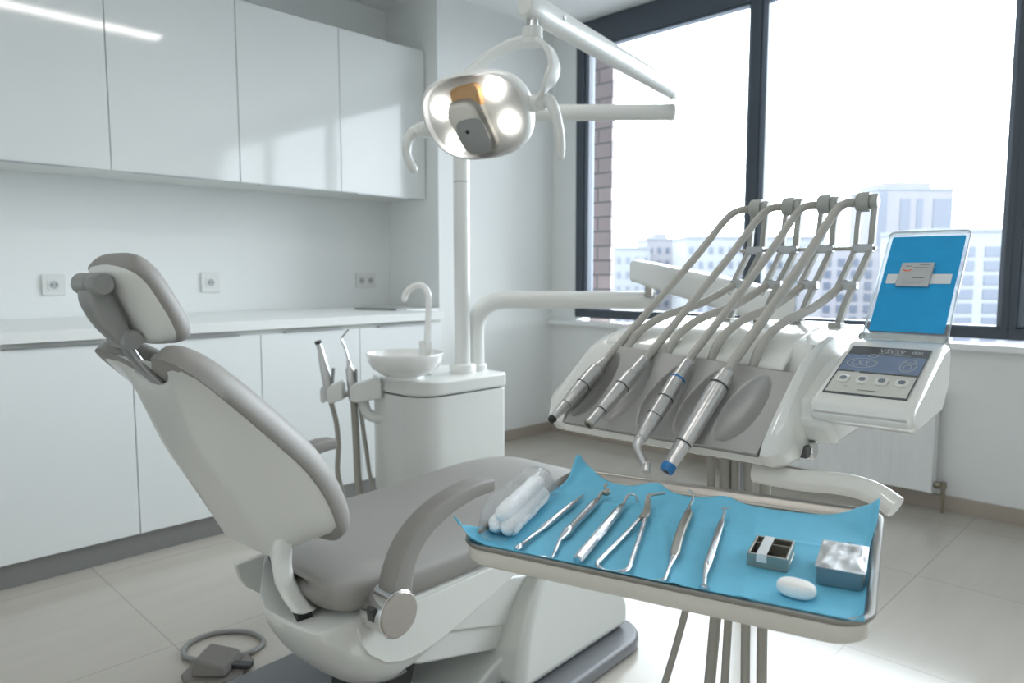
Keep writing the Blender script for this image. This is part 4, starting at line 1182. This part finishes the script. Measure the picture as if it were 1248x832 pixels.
# 2 mirror/excavator
t = tt('dental_excavator', 'steel instrument with flat spoon foot and hooked tip, second from the left', 'dental instrument', (-.107, -.03), IG)
b = B(); rod(b, (-.1035, -.095, PZ + .005), (-.119, .052, PZ + .005), [(0, .0022), (.08, .0036), (.16, .0052), (.24, .0048), (.25, .0044), (.80, .0052), (.92, .0048), (1, .0024)], 18); obj('handle', b, M['steel'], t)
b = B(); tube(b, catmull([(-.1035, -.095, PZ + .005), (-.099, -.112, PZ + .004), (-.093, -.137, PZ + .003), (-.098, -.141, PZ + .0025), (-.107, -.143, PZ + .0025)], 5), [.0022] * 8 + [.0016] * 6 + [.0022] * 5 + [.0028, .0012], 10); obj('foot_tip', b, M['steel'], t)
b = B(); tube(b, catmull([(-.119, .052, PZ + .005), (-.121, .068, PZ + .008), (-.115, .074, PZ + .009), (-.122, .082, PZ + .013), (-.122, .091, PZ + .014)], 5), [.0024] * 7 + [.0040] * 5 + [.0018] * 9, 10); obj('hook_tip', b, M['steeld'], t)
# 3 thick handled scaler
t = tt('dental_scaler', 'steel scaler with plain thick handle and angled tip, third from the left', 'dental instrument', (-.073, -.05), IG)
b = B(); rod(b, (-.065, -.140, PZ + .0055), (-.083, .042, PZ + .006), [(0, .0040), (.012, .0052), (.30, .0054), (.32, .0050), (.34, .0054), (.85, .0052), (.95, .0044), (1, .0022)], 8); obj('handle', b, M['steel'], t, smooth=20)
b = B(); tube(b, catmull([(-.083, .042, PZ + .006), (-.0865, .062, PZ + .008), (-.086, .075, PZ + .010), (-.079, .076, PZ + .009), (-.074, .070, PZ + .004)], 5), [.0022] * 8 + [.0016] * 6 + [.0012] * 7, 10); obj('tip', b, M['steel'], t)
# 4 cotton pliers
t = tt('cotton_tweezers', 'steel cotton tweezers with looped open legs and bent points, fourth from the left', 'tweezers', (-.035, -.05), IG)
b = B()
tube(b, catmull([(-.050, .010, PZ + .006), (-.049, -.05, PZ + .004), (-.048, -.120, PZ + .0035), (-.046, -.134, PZ + .0035), (-.040, -.143, PZ + .0035), (-.030, -.1465, PZ + .0035), (-.020, -.142, PZ + .0035), (-.0165, -.128, PZ + .0035), (-.022, -.10, PZ + .004), (-.036, -.03, PZ + .005), (-.0455, .012, PZ + .007)], 6), .0026, 10)
obj('legs', b, M['steel'], t)
b = B(); strip(b, [(-.047, .004, PZ + .0065), (-.048, .022, PZ + .007), (-.052, .040, PZ + .008)], [.010, .0095, .0075], .006, (0, 0, 1), .4)
strip(b, catmull([(-.052, .038, PZ + .008), (-.0575, .058, PZ + .010), (-.0605, .070, PZ + .013), (-.054, .082, PZ + .013), (-.048, .098, PZ + .011)], 5), [.0070] * 7 + [.0050] * 6 + [.0026] * 7 + [.0014], .0035, (0, 0, 1), .4)
obj('joint_and_points', b, M['steeld'], t)
# 5 textured handle
t = tt('dental_hook_probe', 'steel double ended instrument with pale textured flat handle, fifth from the left', 'dental instrument', (.006, -.03), IG)
b = B(); strip(b, [(.0152, -.088, PZ + .005), (.0135, -.075, PZ + .0055), (.0075, -.045, PZ + .0055), (.001, -.005, PZ + .0055), (-.006, .050, PZ + .0055), (-.0078, .058, PZ + .006)], [.005, .0092, .0094, .0092, .0090, .006], [.005, .0075, .0078, .0078, .0075, .005], (0, 0, 1), .3); obj('handle', b, M['steeld'], t)
b = B(); tube(b, catmull([(.0152, -.086, PZ + .005), (.0165, -.103, PZ + .004), (.0205, -.136, PZ + .003), (.016, -.1395, PZ + .0025), (.006, -.1445, PZ + .0025)], 5), [.0032, .003, .0026, .0024, .0022] + [.0018] * 8 + [.0013] * 8, 10); obj('foot_tip', b, M['steel'], t)
b = B(); tube(b, catmull([(-.0078, .056, PZ + .006), (-.0105, .074, PZ + .008), (-.0115, .090, PZ + .010), (-.0150, .104, PZ + .014), (-.0225, .112, PZ + .015)], 5), [.003, .0028, .0026, .0024, .002] + [.0015] * 10 + [.0009] * 6, 10); obj('hook_tip', b, M['steel'], t)
# 6 small probe
t = tt('dental_burnisher', 'thin steel instrument with disc foot, rightmost of the instruments', 'dental instrument', (.042, -.03), IG)
b = B(); rod(b, (.0495, -.095, PZ + .0042), (.033, .050, PZ + .0042), [(0, .0022), (.03, .0036), (.06, .0042), (.62, .0040), (.93, .0038), (1, .0020)], 16); obj('handle', b, M['steel'], t)
b = B(); tube(b, [(.0495, -.095, PZ + .0042), (.0520, -.112, PZ + .0045), (.0562, -.131, PZ + .003)], [.0034, .0022, .0018], 10); rod(b, (.0565, -.133, PZ + .0), (.0562, -.131, PZ + .0034), [(0, .0046), (.6, .0050), (1, .002)], 14); obj('foot_tip', b, M['steel'], t)
b = B(); tube(b, [(.033, .050, PZ + .0042), (.0305, .072, PZ + .006), (.0295, .079, PZ + .008)], [.0022, .0016, .0014], 8); tube(b, [(.0255, .0785, PZ + .008), (.0345, .083, PZ + .009)], [.0012, .0008], 8); obj('tip', b, M['steel'], t)

# cotton rolls in film bag
rolls = [((-.176, -.112), (-.199, .034)), ((-.160, -.113), (-.184, .034)), ((-.168, -.110), (-.191, .036))]
rl = ['white cotton roll on the outer side of the plastic bag', 'white cotton roll nearest the instruments in the plastic bag', 'white cotton roll lying on top of the other two in the plastic bag']
for k, (a, c) in enumerate(rolls):
    zc = PZ + (.0100 if k < 2 else .0235)
    random.seed(20 + k)
    a3, c3 = Vector((a[0], a[1], zc)), Vector((c[0], c[1], zc))
    b = B()
    seg = 22; rings = []
    d = (c3 - a3).normalized(); u_ = Vector((0, 0, 1)); w_ = d.cross(u_)
    for i in range(22):
        s = i / 21
        env = min(1, (.35 + math.sin(PI * min(1, s / .12) / 2) * .65)) if s < .12 else (min(1, .35 + math.sin(PI * min(1, (1 - s) / .10) / 2) * .65) if s > .9 else 1)
        rr_ = .0108 * env
        cc = a3.lerp(c3, s)
        rings.append([cc + (u_ * math.sin(2 * PI * q / seg) + w_ * math.cos(2 * PI * q / seg)) * rr_ * (1 + random.uniform(-.11, .11)) for q in range(seg)])
    loft(b, rings)
    o = obj('cotton_roll', b, M['cotton'], None, smooth=80, sub=1)
    o.data.transform(Matrix.Translation(-((a3 + c3) / 2)))
    o.location = TO + Matrix.Rotation(math.radians(TR), 3, 'Z') @ ((a3 + c3) / 2); o.rotation_euler = (0, 0, math.radians(TR))
    tag(o, rl[k], 'cotton roll', 'cotton rolls in the bag')
b = B(); random.seed(5)
rings = []
for i in range(24):
    s = i / 23
    yy = lerp(-.122, .062, s)
    xc = lerp(-.168, -.197, s)
    flat = max(0, (s - .82) / .18); front = max(0, (.06 - s) / .06)
    hgt = .037 * (1 - flat) * (1 - front * .6) + .006
    wid = .0205 + .006 * flat
    ring_ = []
    for q in range(28):
        a = 2 * PI * q / 28
        cx, sz = math.cos(a), math.sin(a)
        px_ = xc + wid * math.copysign(abs(cx) ** .75, cx)
        pz_ = PZ + .0006 + (hgt / 2) * (1 + math.copysign(abs(sz) ** .8, sz))
        jit = .0009
        ring_.append((px_ + random.uniform(-jit, jit), yy + random.uniform(-jit, jit), max(PZ + .0003, pz_ + random.uniform(-jit, jit))))
    rings.append(ring_)
loft(b, rings, False)
o = obj('plastic_bag', b, M['film'], None, smooth=60)
o.data.transform(Matrix.Translation(-Vector((-.18, -.03, PZ)))); o.location = TO + Matrix.Rotation(math.radians(TR), 3, 'Z') @ Vector((-.18, -.03, PZ)); o.rotation_euler = (0, 0, math.radians(TR))
tag(o, 'clear plastic bag of cotton rolls on the left end of the tray', 'bag')

# small metal box
t = tt('metal_box', 'small open metal box with compartments and white tape across it', 'box', (.0985, -.03), None)
x0, x1, y0, y1 = .081, .117, -.060, .000
x0, x1, y0, y1 = .080, .117, -.059, -.006
hh_ = .0135
b = B(); box(b, (x0, y0, PZ), (x1, y1, PZ + .0015))
for q in ((x0, y0, x1, y0 + .002), (x0, y1 - .002, x1, y1), (x0, y0, x0 + .002, y1), (x1 - .002, y0, x1, y1)):
    box(b, (q[0], q[1], PZ + .001), (q[2], q[3], PZ + hh_))
obj('box_walls', b, M['steeld'], t, bevel=.0005)
b = B(); box(b, (x0 + .002, y1 - .018, PZ + .002), (x1 - .002, y1 - .0165, PZ + hh_ - .001)); box(b, (x0 + .012, y0 + .002, PZ + .002), (x0 + .0133, y1 - .018, PZ + hh_ - .002)); obj('divider', b, M['steeld'], t)
b = B(); box(b, (x0 + .002, y0 + .002, PZ + .0016), (x1 - .002, y1 - .002, PZ + .003)); obj('contents', b, mat('box_inside', (74, 70, 58), .5, metal=.3, var=.3, scale=200), t)
b = B(); strip(b, [(x0 + .0135, y0 - .0006, PZ + .006), (x0 + .0135, y0 - .0004, PZ + hh_ + .0003), (x0 + .0135, y0 + .002, PZ + hh_ + .001), (x0 + .0135, y1 - .002, PZ + hh_ + .001), (x0 + .0135, y1 + .0004, PZ + hh_), (x0 + .0135, y1 + .0006, PZ + .006)], .0006, .0095, (1, 0, 0), .2); obj('tape', b, M['paperw'], t)
# foil package
t = tt('foil_package', 'silver foil wrapped package at the right end of the tray', 'package', (.1635, -.035), None)
b = B(); loft(b, [[(x, y, z) for x, y in rrect(.040 * s, .072 * s2, .002, 3, .1635, -.036)] for s, s2, z in ((.98, .98, PZ), (1, 1, PZ + .002), (1.0, 1, PZ + .0165))]); obj('package_side', b, M['foils'], t)
b = B(); g = {}
for i in range(25):
    for k in range(33):
        a, c = i / 24, k / 32
        x = .1635 - .021 + .042 * a; y = -.036 - .038 + .076 * c
        e = min(a, 1 - a, c, 1 - c)
        z = PZ + .0172 + .0012 * min(1, e / .12) + (.0012 * math.sin(a * 9 + c * 4) * math.cos(c * 7 - a * 3) if e > 0.06 else 0)
        g[(i, k)] = b.verts.new((x, y, z))
for i in range(24):
    for k in range(32): b.faces.new((g[(i, k)], g[(i + 1, k)], g[(i + 1, k + 1)], g[(i, k + 1)]))
fo_ = obj('foil_lid', b, M['foil'], t, smooth=60)
b = B()
for k in range(7):
    yy = -.030 + k * .0045
    for (xa, xb_) in ((.157, .163), (.166, .172)):
        if k < 6 or xa > .16:
            vs = [b.verts.new(q) for q in ((xa, yy, PZ + .0202), (xb_ - (k % 3) * .001, yy, PZ + .0202), (xb_ - (k % 3) * .001, yy + .0012, PZ + .0202), (xa, yy + .0012, PZ + .0202))]
            b.faces.new(vs)
obj('print', b, M['ink'], t, flat=True)
# cotton pellet
b = B()
rings = []
for i in range(15):
    s = -1 + 2 * i / 14
    e = max(.05, (1 - abs(s) ** 3.0) ** (1 / 2.2))
    rings.append([(.0205 * math.copysign(abs(math.cos(2 * PI * q / 28)) ** .8, math.cos(2 * PI * q / 28)) * (.30 + .70 * e), .0125 * math.copysign(abs(math.sin(2 * PI * q / 28)) ** .9, math.sin(2 * PI * q / 28)) * (.30 + .70 * e), .0075 + .0075 * s) for q in range(28)])
loft(b, rings)
o = obj('cotton_pad', b, M['pellet'], None, smooth=80, sub=1)
o.location = TO + Matrix.Rotation(math.radians(TR), 3, 'Z') @ Vector((.131, -.107, PZ - .0003)); o.rotation_euler = (0, 0, math.radians(TR - 12)); o.scale = (.82, .95, .95)
tag(o, 'small white oval cotton pad on the blue paper before the foil package', 'cotton pad')

# ================================================================== LIGHT
w = bpy.data.worlds.new('World'); scene.world = w; w.use_nodes = True
nt = w.node_tree; N, L = nt.nodes, nt.links
bg = N['Background']
tc = N.new('ShaderNodeTexCoord'); sp = N.new('ShaderNodeSeparateXYZ'); L.new(tc.outputs['Generated'], sp.inputs[0])
rp = N.new('ShaderNodeValToRGB')
rp.color_ramp.elements[0].position = 0.0; rp.color_ramp.elements[0].color = (0.78, 0.83, 0.90, 1)
rp.color_ramp.elements[1].position = 0.45; rp.color_ramp.elements[1].color = (0.88, 0.945, 1.0, 1)
L.new(sp.outputs['Z'], rp.inputs['Fac']); L.new(rp.outputs['Color'], bg.inputs['Color'])
bg.inputs['Strength'].default_value = 9.0
for (y0, y1) in ((0.78, 3.2), (-2.0, 0.62)):
    la = bpy.data.lights.new('window_daylight', 'AREA'); la.shape = 'RECTANGLE'; la.size = y1 - y0; la.size_y = 1.75
    la.cycles.is_portal = True
    lo = bpy.data.objects.new('window_daylight', la); COL.objects.link(lo)
    lo.location = (X1 + .12, (y0 + y1) / 2, 1.8)
    lo.rotation_euler = (math.radians(90), 0, math.radians(90))

# ================================================================== CAMERA
cam = bpy.data.cameras.new('camera'); co = bpy.data.objects.new('camera', cam); COL.objects.link(co)
pitch = math.atan(82 / 880)
co.location = (0, 0, CZ)
co.rotation_euler = (math.radians(90) - pitch, 0, AZ - math.radians(90))
cam.sensor_width = 36; cam.sensor_fit = 'HORIZONTAL'; cam.lens = 36 * 880 / 1248
cam.clip_start = .02; cam.clip_end = 2000
cam.dof.use_dof = True; cam.dof.focus_distance = 1.02; cam.dof.aperture_fstop = 6.3
scene.camera = co
scene.view_settings.view_transform = 'Standard'
scene.view_settings.look = 'None'
scene.view_settings.exposure = 0.52
scene.cycles.max_bounces = 10; scene.cycles.diffuse_bounces = 5; scene.cycles.glossy_bounces = 4; scene.cycles.transparent_max_bounces = 12
scene.cycles.sample_clamp_indirect = 6.0
scene.cycles.caustics_reflective = False
